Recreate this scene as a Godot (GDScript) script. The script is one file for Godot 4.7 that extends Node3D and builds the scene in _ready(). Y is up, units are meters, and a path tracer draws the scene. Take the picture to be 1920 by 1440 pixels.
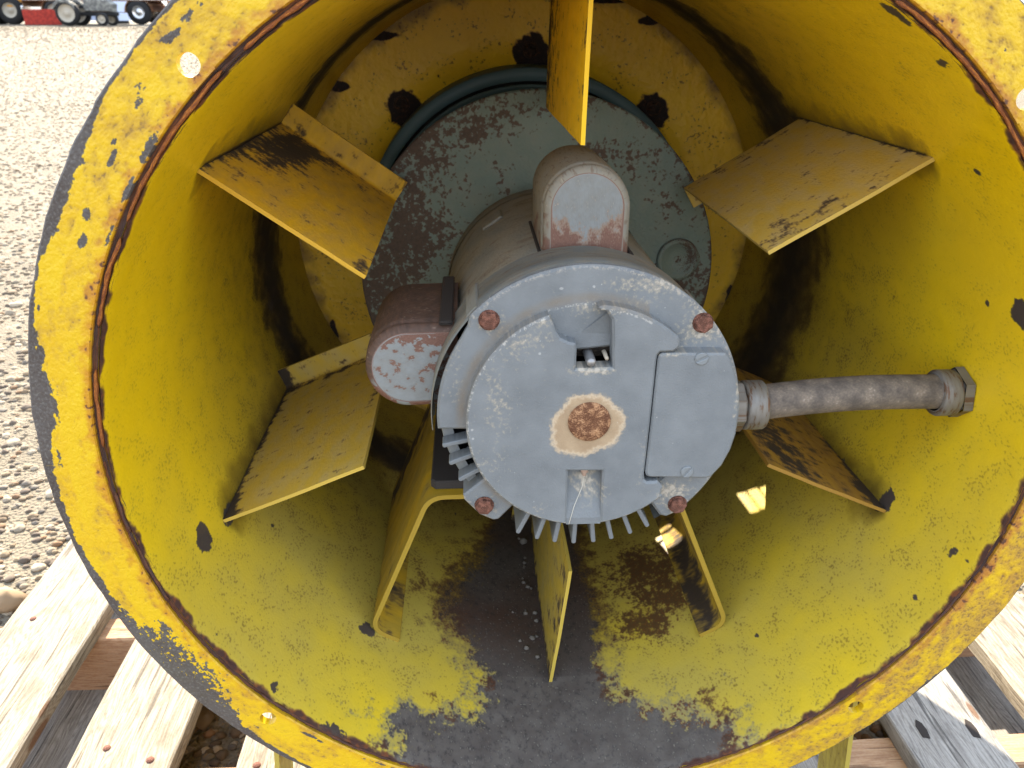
extends Node3D
# A yellow duct fan on a wooden pallet in a gravel yard. Drum axis along z, the open end faces +z.

const R := 0.31
const DEPTH := 0.617
const SUN := Vector3(-0.41, 0.91, -1.37)
var taken := {}
var fan: Node3D
var rng := RandomNumberGenerator.new()

# ---------------------------------------------------------------- naming
func numbered(called: String) -> String:
	if not taken.has(called):
		taken[called] = 0
		return called
	taken[called] += 1
	return "%s_%03d" % [called, taken[called]]

func thing(called: String, label: String, category: String, at := Vector3.ZERO, turn := 0.0, group := "") -> Node3D:
	var o := Node3D.new()
	o.name = numbered(called)
	add_child(o)
	o.position = at
	o.rotation.y = turn
	o.set_meta("label", label)
	o.set_meta("category", category)
	if group != "":
		o.set_meta("group", group)
	return o

func part(called: String, st: SurfaceTool, m: Material, parent: Node) -> MeshInstance3D:
	st.generate_normals()
	var o := MeshInstance3D.new()
	o.name = called
	o.mesh = st.commit()
	o.mesh.surface_set_material(0, m)
	parent.add_child(o, true)
	return o

func again(src: MeshInstance3D, xf: Transform3D, parent: Node) -> MeshInstance3D:
	var o := MeshInstance3D.new()
	o.name = String(src.name).rstrip("0123456789_")
	o.mesh = src.mesh
	o.transform = xf
	parent.add_child(o, true)
	return o

func start(smooth := 0) -> SurfaceTool:
	var st := SurfaceTool.new()
	st.begin(Mesh.PRIMITIVE_TRIANGLES)
	st.set_smooth_group(smooth)
	return st

# ---------------------------------------------------------------- shapes
func tri(st: SurfaceTool, a: Vector3, b: Vector3, c: Vector3, ua := Vector2.ZERO, ub := Vector2.ZERO, uc := Vector2.ZERO) -> void:
	st.set_uv(ua); st.add_vertex(a)
	st.set_uv(ub); st.add_vertex(b)
	st.set_uv(uc); st.add_vertex(c)

func quad(st: SurfaceTool, a: Vector3, b: Vector3, c: Vector3, d: Vector3, ua := Vector2(0, 0), ub := Vector2(1, 0), uc := Vector2(1, 1), ud := Vector2(0, 1)) -> void:
	tri(st, a, b, c, ua, ub, uc)
	tri(st, a, c, d, ua, uc, ud)

# rows of points joined to a skin; uvs alike
func loft(st: SurfaceTool, rows: Array, uvs: Array) -> void:
	for i in rows.size() - 1:
		var p: PackedVector3Array = rows[i]
		var q: PackedVector3Array = rows[i + 1]
		var s: PackedVector2Array = uvs[i]
		var t: PackedVector2Array = uvs[i + 1]
		for j in p.size() - 1:
			quad(st, p[j], p[j + 1], q[j + 1], q[j], s[j], s[j + 1], t[j + 1], t[j])

# profile of (radius, z) turned round the axis of xf (local z); planar or wrapped uv
func lathe(st: SurfaceTool, prof: PackedVector2Array, segs: int, xf := Transform3D(), planar := 0.0, a0 := 0.0, a1 := TAU) -> void:
	var rows := []
	var uvs := []
	var length := 0.0
	for k in prof.size():
		if k > 0:
			length += prof[k].distance_to(prof[k - 1])
	var s := 0.0
	for k in prof.size():
		if k > 0:
			s += prof[k].distance_to(prof[k - 1])
		var p := PackedVector3Array()
		var u := PackedVector2Array()
		for i in segs + 1:
			var a := a0 + (a1 - a0) * i / segs
			var l := Vector3(cos(a) * prof[k].x, sin(a) * prof[k].x, prof[k].y)
			p.append(xf * l)
			u.append(Vector2(0.5 + l.x / planar, 0.5 - l.y / planar) if planar > 0.0 else Vector2(float(i) / segs, s / maxf(length, 1e-5)))
		rows.append(p)
		uvs.append(u)
	loft(st, rows, uvs)

func inset(poly: PackedVector2Array, by: float) -> PackedVector2Array:
	var n := poly.size()
	var out := PackedVector2Array()
	for i in n:
		var a := (poly[i] - poly[(i + n - 1) % n]).normalized()
		var b := (poly[(i + 1) % n] - poly[i]).normalized()
		var na := Vector2(-a.y, a.x)
		var nb := Vector2(-b.y, b.x)
		var m := (na + nb).normalized()
		out.append(poly[i] + m * by / maxf(m.dot(na), 0.5))
	return out

# counter-clockwise outline raised from z0 to z1 with a chamfered front edge; uv is planar, size metres per texture
func extrude(st: SurfaceTool, poly: PackedVector2Array, z0: float, z1: float, bevel := 0.001, xf := Transform3D(), size := 0.25, back := false) -> void:
	if Geometry2D.is_polygon_clockwise(poly):
		poly.reverse()
	var n := poly.size()
	var top := inset(poly, bevel) if bevel > 0.0 else poly
	var uv := func(p: Vector2) -> Vector2: return Vector2(0.5 + p.x / size, 0.5 - p.y / size)
	st.set_smooth_group(-1)
	var ids := Geometry2D.triangulate_polygon(top)
	for k in range(0, ids.size(), 3):
		var a := top[ids[k]]; var b := top[ids[k + 1]]; var c := top[ids[k + 2]]
		if (b - a).cross(c - a) > 0.0:
			var h := b; b = c; c = h
		tri(st, xf * Vector3(a.x, a.y, z1), xf * Vector3(b.x, b.y, z1), xf * Vector3(c.x, c.y, z1), uv.call(a), uv.call(b), uv.call(c))
		if back:
			tri(st, xf * Vector3(a.x, a.y, z0), xf * Vector3(c.x, c.y, z0), xf * Vector3(b.x, b.y, z0), uv.call(a), uv.call(c), uv.call(b))
	for i in n:
		var j := (i + 1) % n
		var a := poly[i]; var b := poly[j]; var c := top[j]; var d := top[i]
		var zb := z1 - bevel
		quad(st, xf * Vector3(b.x, b.y, z0), xf * Vector3(a.x, a.y, z0), xf * Vector3(a.x, a.y, zb), xf * Vector3(b.x, b.y, zb), uv.call(b), uv.call(a), uv.call(a), uv.call(b))
		if bevel > 0.0:
			quad(st, xf * Vector3(b.x, b.y, zb), xf * Vector3(a.x, a.y, zb), xf * Vector3(d.x, d.y, z1), xf * Vector3(c.x, c.y, z1), uv.call(b), uv.call(a), uv.call(d), uv.call(c))

func circle2(r: float, segs: int, c := Vector2.ZERO, turn := 0.0) -> PackedVector2Array:
	var p := PackedVector2Array()
	for i in segs:
		p.append(c + Vector2.from_angle(turn + TAU * i / segs) * r)
	return p

# a bar of the given size with chamfered edges, centred at xf; uv: v along the longest axis (z)
func bar(st: SurfaceTool, xf: Transform3D, size: Vector3, bevel := 0.002, uv_shift := Vector2.ZERO, uv_scale := Vector2(1, 1)) -> void:
	st.set_smooth_group(-1)
	var h := size / 2.0
	var b := minf(bevel, minf(h.x, minf(h.y, h.z)) * 0.9)
	var ring := [Vector2(h.x - b, -h.y), Vector2(h.x, -h.y + b), Vector2(h.x, h.y - b), Vector2(h.x - b, h.y), Vector2(-h.x + b, h.y), Vector2(-h.x, h.y - b), Vector2(-h.x, -h.y + b), Vector2(-h.x + b, -h.y)]
	var rows := []
	var uvs := []
	for k in 4:
		var z: float = [-h.z, -h.z + b, h.z - b, h.z][k]
		var f := b if k == 0 or k == 3 else 0.0
		var p := PackedVector3Array()
		var u := PackedVector2Array()
		var run := 0.0
		for i in 9:
			var v: Vector2 = ring[i % 8]
			if i > 0:
				run += v.distance_to(ring[(i + 7) % 8])
			p.append(xf * Vector3(v.x - signf(v.x) * f, v.y - signf(v.y) * f, z))
			u.append(uv_shift + Vector2(run, z) * uv_scale)
		rows.append(p)
		uvs.append(u)
	loft(st, rows, uvs)
	for e in [0, 3]:
		var p: PackedVector3Array = rows[e]
		var mid := (p[0] + p[4]) / 2.0
		for i in 8:
			tri(st, mid, p[i], p[i + 1], uv_shift, uv_shift + Vector2(0.02, 0) * i, uv_shift + Vector2(0.02, 0.02) * i)

# tube along a path, radius may change
func tube(st: SurfaceTool, path: PackedVector3Array, radii: PackedFloat32Array, segs := 16, cap := true) -> void:
	var rows := []
	var uvs := []
	var s := 0.0
	var up := Vector3.UP
	for k in path.size():
		var t := (path[mini(k + 1, path.size() - 1)] - path[maxi(k - 1, 0)]).normalized()
		if absf(t.dot(up)) > 0.95:
			up = Vector3.RIGHT
		var x := up.cross(t).normalized()
		var y := t.cross(x)
		if k > 0:
			s += path[k].distance_to(path[k - 1])
		var p := PackedVector3Array()
		var u := PackedVector2Array()
		for i in segs + 1:
			var a := TAU * i / segs
			p.append(path[k] + (x * cos(a) + y * sin(a)) * radii[mini(k, radii.size() - 1)])
			u.append(Vector2(float(i) / segs, s / 0.09))
		rows.append(p)
		uvs.append(u)
	loft(st, rows, uvs)
	if cap:
		for e in [0, path.size() - 1]:
			var p: PackedVector3Array = rows[e]
			for i in segs:
				tri(st, path[e], p[i], p[i + 1], Vector2(0.5, 0.5), Vector2(0.4, 0.5), Vector2(0.5, 0.4))

# sheet metal: a centre line bent in a plane, drawn out along ext, of the given thickness
func ribbon(st: SurfaceTool, line: PackedVector3Array, ext: Vector3, thick: float, steps := 8, wave := 0.0, seed_ := 1) -> void:
	var n := line.size()
	var e := ext.normalized()
	var len := PackedFloat32Array([0.0])
	for k in range(1, n):
		len.append(len[k - 1] + line[k].distance_to(line[k - 1]))
	var fn := FastNoiseLite.new()
	fn.seed = seed_
	fn.frequency = 9.0
	var top := []; var bot := []; var uvs := []
	for j in steps + 1:
		var v := float(j) / steps
		var a := PackedVector3Array(); var b := PackedVector3Array(); var u := PackedVector2Array()
		for k in n:
			var t0 := (line[k] - line[maxi(k - 1, 0)]).normalized()
			var t1 := (line[mini(k + 1, n - 1)] - line[k]).normalized()
			var n0 := t0.cross(e); var n1 := t1.cross(e)
			if k == 0: n0 = n1
			if k == n - 1: n1 = n0
			var m := (n0 + n1).normalized()
			m = m / maxf(m.dot(n0), 0.5)
			var c := line[k] + ext * v + m * wave * fn.get_noise_3d(line[k].x + ext.x * v, line[k].y + ext.y * v, line[k].z + ext.z * v)
			a.append(c + m * thick / 2.0); b.append(c - m * thick / 2.0)
			u.append(Vector2(len[k] / len[n - 1], v))
		top.append(a); bot.append(b); uvs.append(u)
	st.set_smooth_group(1)
	loft(st, top, uvs)
	st.set_smooth_group(2)
	loft(st, bot, uvs)
	st.set_smooth_group(-1)
	var edge := Vector2(0.6, 0.15)
	for j in steps:
		for k in [0, n - 1]:
			quad(st, top[j][k], bot[j][k], bot[j + 1][k], top[j + 1][k], edge, edge, edge, edge)
	for k in n - 1:
		for j in [0, steps]:
			quad(st, top[j][k], bot[j][k], bot[j][k + 1], top[j][k + 1], edge, edge, edge, edge)

# rounds the corners of a bent line
func rounded(pts: PackedVector3Array, r: float) -> PackedVector3Array:
	var out := PackedVector3Array([pts[0]])
	for i in range(1, pts.size() - 1):
		var a := pts[i] + (pts[i - 1] - pts[i]).limit_length(r)
		var b := pts[i] + (pts[i + 1] - pts[i]).limit_length(r)
		for k in 6:
			var t := k / 5.0
			out.append(a.lerp(pts[i], t).lerp(pts[i].lerp(b, t), t))
	out.append(pts[pts.size() - 1])
	return out

# ---------------------------------------------------------------- computed textures
func nz(w: int, h: int, s: int, freq: float, octaves := 4, sx := 1.0, sy := 1.0, seamless := false, kind := FastNoiseLite.TYPE_SIMPLEX_SMOOTH) -> PackedByteArray:
	var n := FastNoiseLite.new()
	n.seed = s
	n.frequency = freq
	n.fractal_octaves = octaves
	n.noise_type = kind
	var lw := maxi(8, int(w / sx)); var lh := maxi(8, int(h / sy))
	var im := n.get_seamless_image(lw, lh, false, false, 0.1, true) if seamless else n.get_image(lw, lh, false, false, true)
	if lw != w or lh != h:
		im.resize(w, h, Image.INTERPOLATE_CUBIC)
	return im.get_data()

# soft spots [x, y, rx, ry, strength], in texture pixels, as bytes
func spots(w: int, h: int, list: Array, step := 8) -> PackedByteArray:
	var lw := w / step; var lh := h / step
	var f := PackedFloat32Array()
	f.resize(lw * lh)
	for b in list:
		var rx: float = b[2] / step; var ry: float = b[3] / step
		var cx: float = b[0] / step; var cy: float = b[1] / step
		for y in range(maxi(0, int(cy - ry * 2.4)), mini(lh, int(cy + ry * 2.4) + 2)):
			for x in range(int(cx - rx * 2.4), int(cx + rx * 2.4) + 2):
				var dx := (x - cx) / rx; var dy := (y - cy) / ry
				f[y * lw + posmod(x, lw)] += b[4] * exp(-(dx * dx + dy * dy))
	var d := PackedByteArray()
	d.resize(lw * lh)
	for i in lw * lh:
		d[i] = int(clampf(f[i], 0.0, 1.0) * 255.0)
	var im := Image.create_from_data(lw, lh, false, Image.FORMAT_L8, d)
	im.resize(w, h, Image.INTERPOLATE_CUBIC)
	return im.get_data()

# fn(x, y) gives the colour and, in alpha, the roughness
func paint(w: int, h: int, fn: Callable, bump := 0.0) -> Array:
	var d := PackedByteArray()
	d.resize(w * h * 4)
	var i := 0
	for y in h:
		for x in w:
			var c: Color = fn.call(x, y)
			d[i] = c.r8; d[i + 1] = c.g8; d[i + 2] = c.b8; d[i + 3] = c.a8
			i += 4
	var im := Image.create_from_data(w, h, false, Image.FORMAT_RGBA8, d)
	return [im, null]

func relief(w: int, h: int, a: PackedByteArray, strength: float) -> ImageTexture:
	var im := Image.create_from_data(w, h, false, Image.FORMAT_L8, a)
	im.convert(Image.FORMAT_RGBA8)
	im.bump_map_to_normal_map(strength)
	return ImageTexture.create_from_image(im)

func fold(im: Image) -> Image:            # two half turns laid one below the other
	var w := im.get_width() / 2; var h := im.get_height()
	var o := Image.create(w, h * 2, false, im.get_format())
	o.blit_rect(im, Rect2i(0, 0, w, h), Vector2i(0, 0))
	o.blit_rect(im, Rect2i(w, 0, w, h), Vector2i(0, h))
	return o

func surface(im: Image, metallic := 0.0, normal: ImageTexture = null, nscale := 1.0) -> StandardMaterial3D:
	var m := StandardMaterial3D.new()
	var t := ImageTexture.create_from_image(im)
	m.albedo_texture = t
	m.roughness_texture = t
	m.roughness_texture_channel = BaseMaterial3D.TEXTURE_CHANNEL_ALPHA
	m.roughness = 1.0
	m.metallic = metallic
	if normal:
		m.normal_enabled = true
		m.normal_texture = normal
		m.normal_scale = nscale
	return m

func plain(c: Color, rough := 0.6, metallic := 0.0) -> StandardMaterial3D:
	var m := StandardMaterial3D.new()
	m.albedo_color = c
	m.roughness = rough
	m.metallic = metallic
	return m

func keyed(keys: Array, x: float) -> float:
	for k in keys.size() - 1:
		if x <= keys[k + 1][0]:
			return lerpf(keys[k][1], keys[k + 1][1], clampf((x - keys[k][0]) / (keys[k + 1][0] - keys[k][0]), 0.0, 1.0))
	return keys[keys.size() - 1][1]

const YEL := Color(0.95, 0.80, 0.04)
const TAN := Color(0.55, 0.44, 0.19)
const SOOT := Color(0.135, 0.115, 0.11)
const RUST := Color(0.27, 0.165, 0.13)
const ORANGE := Color(0.56, 0.30, 0.10)
const STEEL := Color(0.31, 0.29, 0.285)

func drum_material() -> StandardMaterial3D:
	var w := 3072; var h := 512
	var px := func(deg: float) -> float: return (deg + 180.0) / 360.0 * w
	var py := func(d: float) -> float: return d / DEPTH * h
	var big := nz(w, h, 11, 0.006, 3, 2.0, 1.0, true)
	var mid := nz(w, h, 12, 0.022, 5, 1.0, 0.6, true)
	var fine := nz(w, h, 13, 0.34, 3, 1.6, 1.0, true)
	var pit := nz(w, h, 14, 0.07, 4, 1.0, 0.6, true)
	var bl := []
	for b in [[-94, 0.0, 26, 0.04, 0.95], [-90, 0.04, 19, 0.045, 0.95], [-93, 0.11, 9, 0.05, 1.1], [-97, 0.2, 15, 0.07, 1.2], [-93, 0.3, 10, 0.07, 1.1], [-91, 0.36, 9, 0.05, 0.9], [-70, 0.012, 5, 0.02, 0.35], [-116, 0.04, 5, 0.02, 0.45], [-88, 0.2, 4, 0.08, 0.6]]:
		bl.append([px.call(b[0]), py.call(b[1]), b[2] / 360.0 * w, py.call(b[3]), b[4]])
	var bare := spots(w, h, bl)
	bl = []
	for b in [[-70, 0.25, 11, 0.06, 0.75], [-76, 0.17, 5, 0.02, 0.5], [-66, 0.19, 6, 0.025, 0.5], [-71, 0.155, 5, 0.02, 0.46], [-66.5, 0.06, 3.0, 0.015, 0.56], [-65, 0.035, 3.0, 0.02, 0.5], [-66, 0.004, 3, 0.012, 0.6], [-113, 0.075, 2.4, 0.012, 0.62], [-109.5, 0.055, 2.0, 0.01, 0.5], [-103, 0.105, 1.6, 0.014, 0.7], [-83, 0.11, 1.5, 0.05, 0.5], [-79, 0.085, 4, 0.01, 0.5], [-121, 0.002, 5, 0.02, 0.5], [-108, 0.18, 3, 0.04, 0.5]]:
		bl.append([px.call(b[0]), py.call(b[1]), b[2] / 360.0 * w, py.call(b[3]), b[4]])
	var rusty := spots(w, h, bl)
	bl = []
	for b in [[-159.2, 0.074, 1.8, 0.013, 1.2], [-160.4, 0.079, 1.2, 0.008, 0.9], [14.2, 0.036, 2.2, 0.014, 1.2], [-125.5, 0.128, 2.0, 0.009, 1.0], [-24, 0.118, 2.2, 0.01, 1.1], [-25.5, 0.2, 1.4, 0.012, 0.8], [-157, 0.13, 1.6, 0.02, 1.0], [58, 0.012, 2.5, 0.007, 0.9], [50, 0.02, 1.0, 0.006, 0.7], [-21, 0.028, 1.6, 0.01, 0.7], [-128, 0.004, 3.0, 0.012, 0.8], [-139, 0.012, 1.2, 0.008, 0.7], [-173, 0.435, 2, 0.03, 0.6], [-30, 0.028, 0.5, 0.003, 1.0], [-55, 0.1, 0.5, 0.004, 1.0], [33, 0.06, 0.5, 0.003, 1.0]]:
		bl.append([px.call(b[0]), py.call(b[1]), b[2] / 360.0 * w, py.call(b[3]), b[4]])
	for k in 70:
		bl.append([rng.randf() * w, rng.randf() * h, rng.randf_range(2, 5), rng.randf_range(2, 3), rng.randf_range(0.5, 1.0)])
	var chip := spots(w, h, bl, 4)
	var fins := [147.2, 33.2, -157.0, -91.4, -25.5, 89.0]
	# per angle: how dusty the film is, and how near the foot of a vane
	var film := PackedFloat32Array(); film.resize(w)
	var near := PackedFloat32Array(); near.resize(w)
	var wide := PackedFloat32Array(); wide.resize(w)
	for x in w:
		var deg := x * 360.0 / w - 180.0
		film[x] = keyed([[-180, 0.16], [-168, 0.3], [-150, 0.72], [-90, 0.85], [-40, 0.78], [-18, 0.5], [5, 0.3], [25, 0.26], [36, 0.05], [150, 0.05], [180, 0.16]], deg)
		wide[x] = keyed([[-180, 0.074], [-150, 0.065], [-60, 0.06], [-30, 0.10], [5, 0.105], [35, 0.085], [60, 0.07], [180, 0.074]], deg)  # soot band width; the spread at right rear paints a soft shadow
		var nn := 99.0
		for f in fins:
			nn = minf(nn, absf(wrapf(deg - f, -180, 180)) * 5.41)
		near[x] = nn
	var fn := func(x: int, y: int) -> Color:
		var i: int = y * w + x
		var n0 := big[i] / 255.0; var n1 := mid[i] / 255.0; var n2 := fine[i] / 255.0; var n3 := pit[i] / 255.0
		var d := y * DEPTH / h
		var c := YEL.lerp(Color(0.92, 0.75, 0.03), n0 * 0.6)
		var rough := 0.33 + 0.08 * n1
		var f: float = clampf(film[x] * (0.62 + 0.75 * n0) + (n1 - 0.5) * 0.16 + smoothstep(0.08, 0.38, d) * 0.2, 0.0, 0.92)
		c = c.lerp(Color(0.655, 0.60, 0.325), f * 0.9)
		rough = lerpf(rough, 0.55, f)
		# fine dark specks drawn out round the drum
		var sp := smoothstep(0.66, 0.78, n2 * 0.75 + n1 * 0.33 + smoothstep(0.1, 0.4, d) * 0.05) * (0.16 + 0.34 * f)
		c = c.lerp(Color(0.30, 0.22, 0.08), sp)
		# brown dirt towards the back; soot band, its right rear spread painting shade
		c = c.lerp(Color(0.46, 0.36, 0.16), clampf(smoothstep(0.26, 0.46, d + (n1 - 0.5) * 0.14) * 0.26, 0, 1))
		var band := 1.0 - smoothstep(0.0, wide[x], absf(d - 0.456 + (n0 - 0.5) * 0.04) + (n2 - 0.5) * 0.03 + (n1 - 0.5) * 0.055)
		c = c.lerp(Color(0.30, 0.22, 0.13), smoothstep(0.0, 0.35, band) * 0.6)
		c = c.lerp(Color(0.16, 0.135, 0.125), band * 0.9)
		# dirt along the feet of the vanes
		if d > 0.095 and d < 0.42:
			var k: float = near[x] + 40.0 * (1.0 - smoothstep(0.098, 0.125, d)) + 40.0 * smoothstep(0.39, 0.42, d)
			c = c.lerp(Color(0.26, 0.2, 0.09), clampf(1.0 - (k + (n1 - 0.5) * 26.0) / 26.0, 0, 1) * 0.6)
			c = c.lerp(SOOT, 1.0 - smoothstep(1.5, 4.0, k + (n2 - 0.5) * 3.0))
		# bare sheet at the bottom, with a pale scurf and rust at its torn edge
		var b := bare[i] / 255.0 + (n1 - 0.5) * 0.5 + (n3 - 0.5) * 0.34 + (n2 - 0.5) * 0.26
		var bright := Color(0.50, 0.48, 0.40)
		var deep := smoothstep(0.09, 0.24, d)
		c = c.lerp(bright, smoothstep(0.22, 0.46, b) * 0.6 * (1.0 - deep))
		c = c.lerp(Color(0.36, 0.26, 0.13), smoothstep(0.16, 0.44, b) * 0.75 * deep)
		var m := smoothstep(0.44 - 0.09 * deep, 0.545 + 0.14 * deep, b + (n2 - 0.5) * 0.25 * deep)
		if m > 0.0:
			var met := Color(0.29, 0.265, 0.25).lerp(Color(0.43, 0.41, 0.385), n1 * (0.8 if d < 0.12 else 0.35))
			met = met.lerp(Color(0.27, 0.17, 0.12), smoothstep(0.1, 0.24, d) * (1.0 - smoothstep(0.3, 0.4, d)) * clampf(n0 * 1.4 - 0.25, 0, 0.75))
			met = met.lerp(Color(0.15, 0.14, 0.145), smoothstep(0.5, 0.75, n2 * 0.45 + n3 * 0.55) * 0.65)
			met = met.lerp(Color(0.45, 0.43, 0.40), smoothstep(0.5, 0.85, n0 * 0.5 + n3 * 0.5) * 0.35 * (1.0 - deep))
			met = met.lerp(Color(0.52, 0.50, 0.46), smoothstep(0.68, 0.76, n3 * 0.2 + n2 * 0.8) * 0.75)
			c = c.lerp(met, m)
			rough = lerpf(rough, 0.62, m)
			c = c.lerp(Color(0.40, 0.20, 0.09), (1.0 - smoothstep(0.5, 0.57, b)) * m * smoothstep(0.5, 0.66, n0 * 0.3 + n3 * 0.7))
		var rs := rusty[i] / 255.0 + (n3 - 0.5) * 0.55 + (n1 - 0.5) * 0.35
		m = smoothstep(0.38, 0.68, rs + (n2 - 0.5) * 0.4) * 0.82
		c = c.lerp(Color(0.26, 0.17, 0.12).lerp(Color(0.42, 0.22, 0.10), smoothstep(0.5, 0.8, n2) * 0.7), m)
		var ch := chip[i] / 255.0 + (n1 - 0.5) * 0.55 + (n3 - 0.5) * 0.5 + (n2 - 0.5) * 0.15
		c = c.lerp(Color(0.27, 0.24, 0.22), smoothstep(0.46, 0.52, ch))
		# torn paint at the mouth
		var lip := smoothstep(0.004, 0.0, d - 0.0022 + (n1 - 0.5) * 0.013)
		c = c.lerp(RUST.lerp(ORANGE, smoothstep(0.5, 0.75, n3) * 0.5), lip)
		c.a = clampf(lerpf(rough, 0.85, maxf(band, lip)), 0.2, 1.0)
		return c
	var im: Image = paint(w, h, fn)[0]
	var hb := PackedByteArray(); hb.resize(w * h)
	for i in w * h:
		hb[i] = clampi(int(128 + (fine[i] - 128) * 0.18 + (mid[i] - 128) * 0.35 - smoothstep(0.45, 0.53, bare[i] / 255.0 + (mid[i] / 255.0 - 0.5) * 0.5 + (pit[i] / 255.0 - 0.5) * 0.3 + (fine[i] / 255.0 - 0.5) * 0.18) * 30.0 - smoothstep(0.45, 0.53, chip[i] / 255.0 + (mid[i] / 255.0 - 0.5) * 0.35) * 30.0), 0, 255)
	var hi := Image.create_from_data(w, h, false, Image.FORMAT_L8, hb)
	hi = fold(hi)
	hi.convert(Image.FORMAT_RGBA8)
	hi.bump_map_to_normal_map(3.0)
	return surface(fold(im), 0.0, ImageTexture.create_from_image(hi), 0.28)

func flange_material() -> StandardMaterial3D:
	var w := 4096; var h := 96
	var r0 := 0.3160; var r1 := 0.3535
	var big := nz(w, h, 21, 0.008, 3, 1.0, 1.0, true)
	var mid := nz(w, h, 22, 0.03, 5, 1.0, 1.0, true)
	var fine := nz(w, h, 23, 0.18, 3, 1.0, 1.0, true)
	var pit := nz(w, h, 24, 0.075, 4, 1.0, 1.0, true)
	var bl := []
	for b in [[151, 0.332, 1.0, 0.0024, 1.1], [153.6, 0.3295, 1.1, 0.0026, 1.1], [144.5, 0.331, 1.5, 0.0016, 1.0], [143, 0.334, 0.7, 0.0015, 0.9], [141.5, 0.318, 2.4, 0.003, 1.0], [146.5, 0.3172, 2.0, 0.002, 0.9], [152, 0.317, 1.8, 0.002, 0.9], [166.8, 0.3433, 0.7, 0.0016, 1.1], [162, 0.3461, 0.5, 0.001, 0.9], [137, 0.338, 2.5, 0.004, 0.5], [139, 0.333, 2.0, 0.003, 0.5], [132, 0.34, 2.2, 0.004, 0.6], [128, 0.342, 2.5, 0.004, 0.5], [-156, 0.327, 1.6, 0.003, 0.6], [-150, 0.339, 7, 0.012, 0.36], [-141, 0.346, 4, 0.006, 0.6], [-153, 0.331, 3.5, 0.006, 0.3], [-132, 0.35, 5, 0.003, 0.7], [-120, 0.352, 5, 0.002, 0.7], [-137, 0.3375, 1.0, 0.0012, 0.7], [-130, 0.32, 3, 0.002, 0.7], [-118, 0.318, 9, 0.0015, 0.6], [177, 0.345, 1.3, 0.0012, 0.9], [179, 0.34, 1.5, 0.0016, 0.7], [-38, 0.35, 1.8, 0.006, 0.6], [48, 0.33, 0.7, 0.0012, 0.7], [45, 0.337, 0.9, 0.0018, 0.6], [40, 0.33, 0.7, 0.001, 0.6]]:
		bl.append([(b[0] + 180.0) / 360.0 * w, (b[1] - r0) / (r1 - r0) * h, b[2] / 360.0 * w, b[3] / (r1 - r0) * h, b[4]])
	var chip := spots(w, h, bl, 4)
	var edge := PackedFloat32Array(); var tanned := PackedFloat32Array(); var red := PackedFloat32Array(); var worn := PackedFloat32Array()
	for a in [edge, tanned, red, worn]: a.resize(w)
	for x in w:
		var deg := x * 360.0 / w - 180.0
		edge[x] = keyed([[-180, 6], [-170, 5], [-160, 7.5], [-152, 15], [-147, 19], [-141, 13], [-138, 5], [-120, 3], [-60, 2], [0, 2], [100, 2], [140, 3], [146, 8], [154, 8], [157, 3], [163, 3.5], [166, 6], [169, 10], [172, 17], [175, 15], [177, 7], [180, 6]], deg) / 1000.0
		tanned[x] = keyed([[-180, 0.2], [-165, 0.3], [-150, 0.5], [-130, 0.35], [-100, 0.3], [-60, 0.55], [-30, 0.8], [0, 0.6], [40, 0.5], [70, 0.5], [110, 0.55], [140, 0.5], [160, 0.3], [180, 0.2]], deg)
		red[x] = keyed([[-180, 0.75], [-172, 0.7], [-160, 0.6], [-140, 0.25], [-60, 0.3], [-40, 0.5], [-20, 0.95], [0, 0.5], [30, 0.5], [60, 0.9], [100, 0.7], [150, 0.8], [180, 0.75]], deg)
		worn[x] = keyed([[-180, 0.0], [-161, 0.0], [-154, 0.26], [-147, 0.30], [-141, 0.16], [-136, 0.0], [180, 0.0]], deg)
	var fn := func(x: int, y: int) -> Color:
		var i: int = y * w + x
		var n0 := big[i] / 255.0; var n1 := mid[i] / 255.0; var n2 := fine[i] / 255.0; var n3 := pit[i] / 255.0
		var r := lerpf(r0, r1, (y + 0.5) / h)
		var c := Color(0.80, 0.67, 0.03).lerp(Color(0.77, 0.60, 0.06), n0 * 0.7)
		var rough := 0.45
		var t: float = clampf((n0 * 0.3 + n1 * 0.45 + n3 * 0.25 - 0.67 + tanned[x] * 0.5) * 3.0, 0, 1)
		c = c.lerp(Color(0.60, 0.46, 0.22), t * 0.7)
		c = c.lerp(Color(0.34, 0.27, 0.20), smoothstep(0.57, 0.78, n2 * 0.5 + n3 * 0.3 + t * 0.2) * 0.5)
		rough += t * 0.25
		var o: float = red[x] * smoothstep(0.0075, 0.0, r - r0 - (n1 - 0.5) * 0.012) + maxf(0.0, red[x] - 0.8) * 1.6 * n1
		c = c.lerp(ORANGE.lerp(Color(0.66, 0.38, 0.13), n2), clampf(o, 0, 1) * (0.4 + 0.5 * n3))
		c = c.lerp(RUST, smoothstep(0.72, 0.8, n3 * 0.75 + o * 0.3) * 0.8)
		var e: float = (0.3527 - r) / edge[x]
		var cv := chip[i] / 255.0
		var b := cv + clampf(1.12 - e * 0.56, 0.0, 1.0) * (1.0 - worn[x]) + worn[x] * (0.55 + 3.2 * (n3 - 0.5) + 1.6 * (n2 - 0.5)) + (n1 - 0.5) * (0.26 + cv * 0.4) + (n3 - 0.5) * (0.24 + cv * 0.7) + (n2 - 0.5) * (0.12 + cv * 0.25)
		var m := smoothstep(0.54, 0.58, b)
		var met := STEEL.lerp(Color(0.21, 0.17, 0.155), n0).lerp(Color(0.36, 0.36, 0.345), n2 * 0.5)
		met = met.lerp(Color(0.34, 0.335, 0.27), worn[x] * 1.3 * n1)
		met = met.lerp(Color(0.47, 0.46, 0.43), smoothstep(0.62, 0.8, n2) * 0.4)
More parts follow.
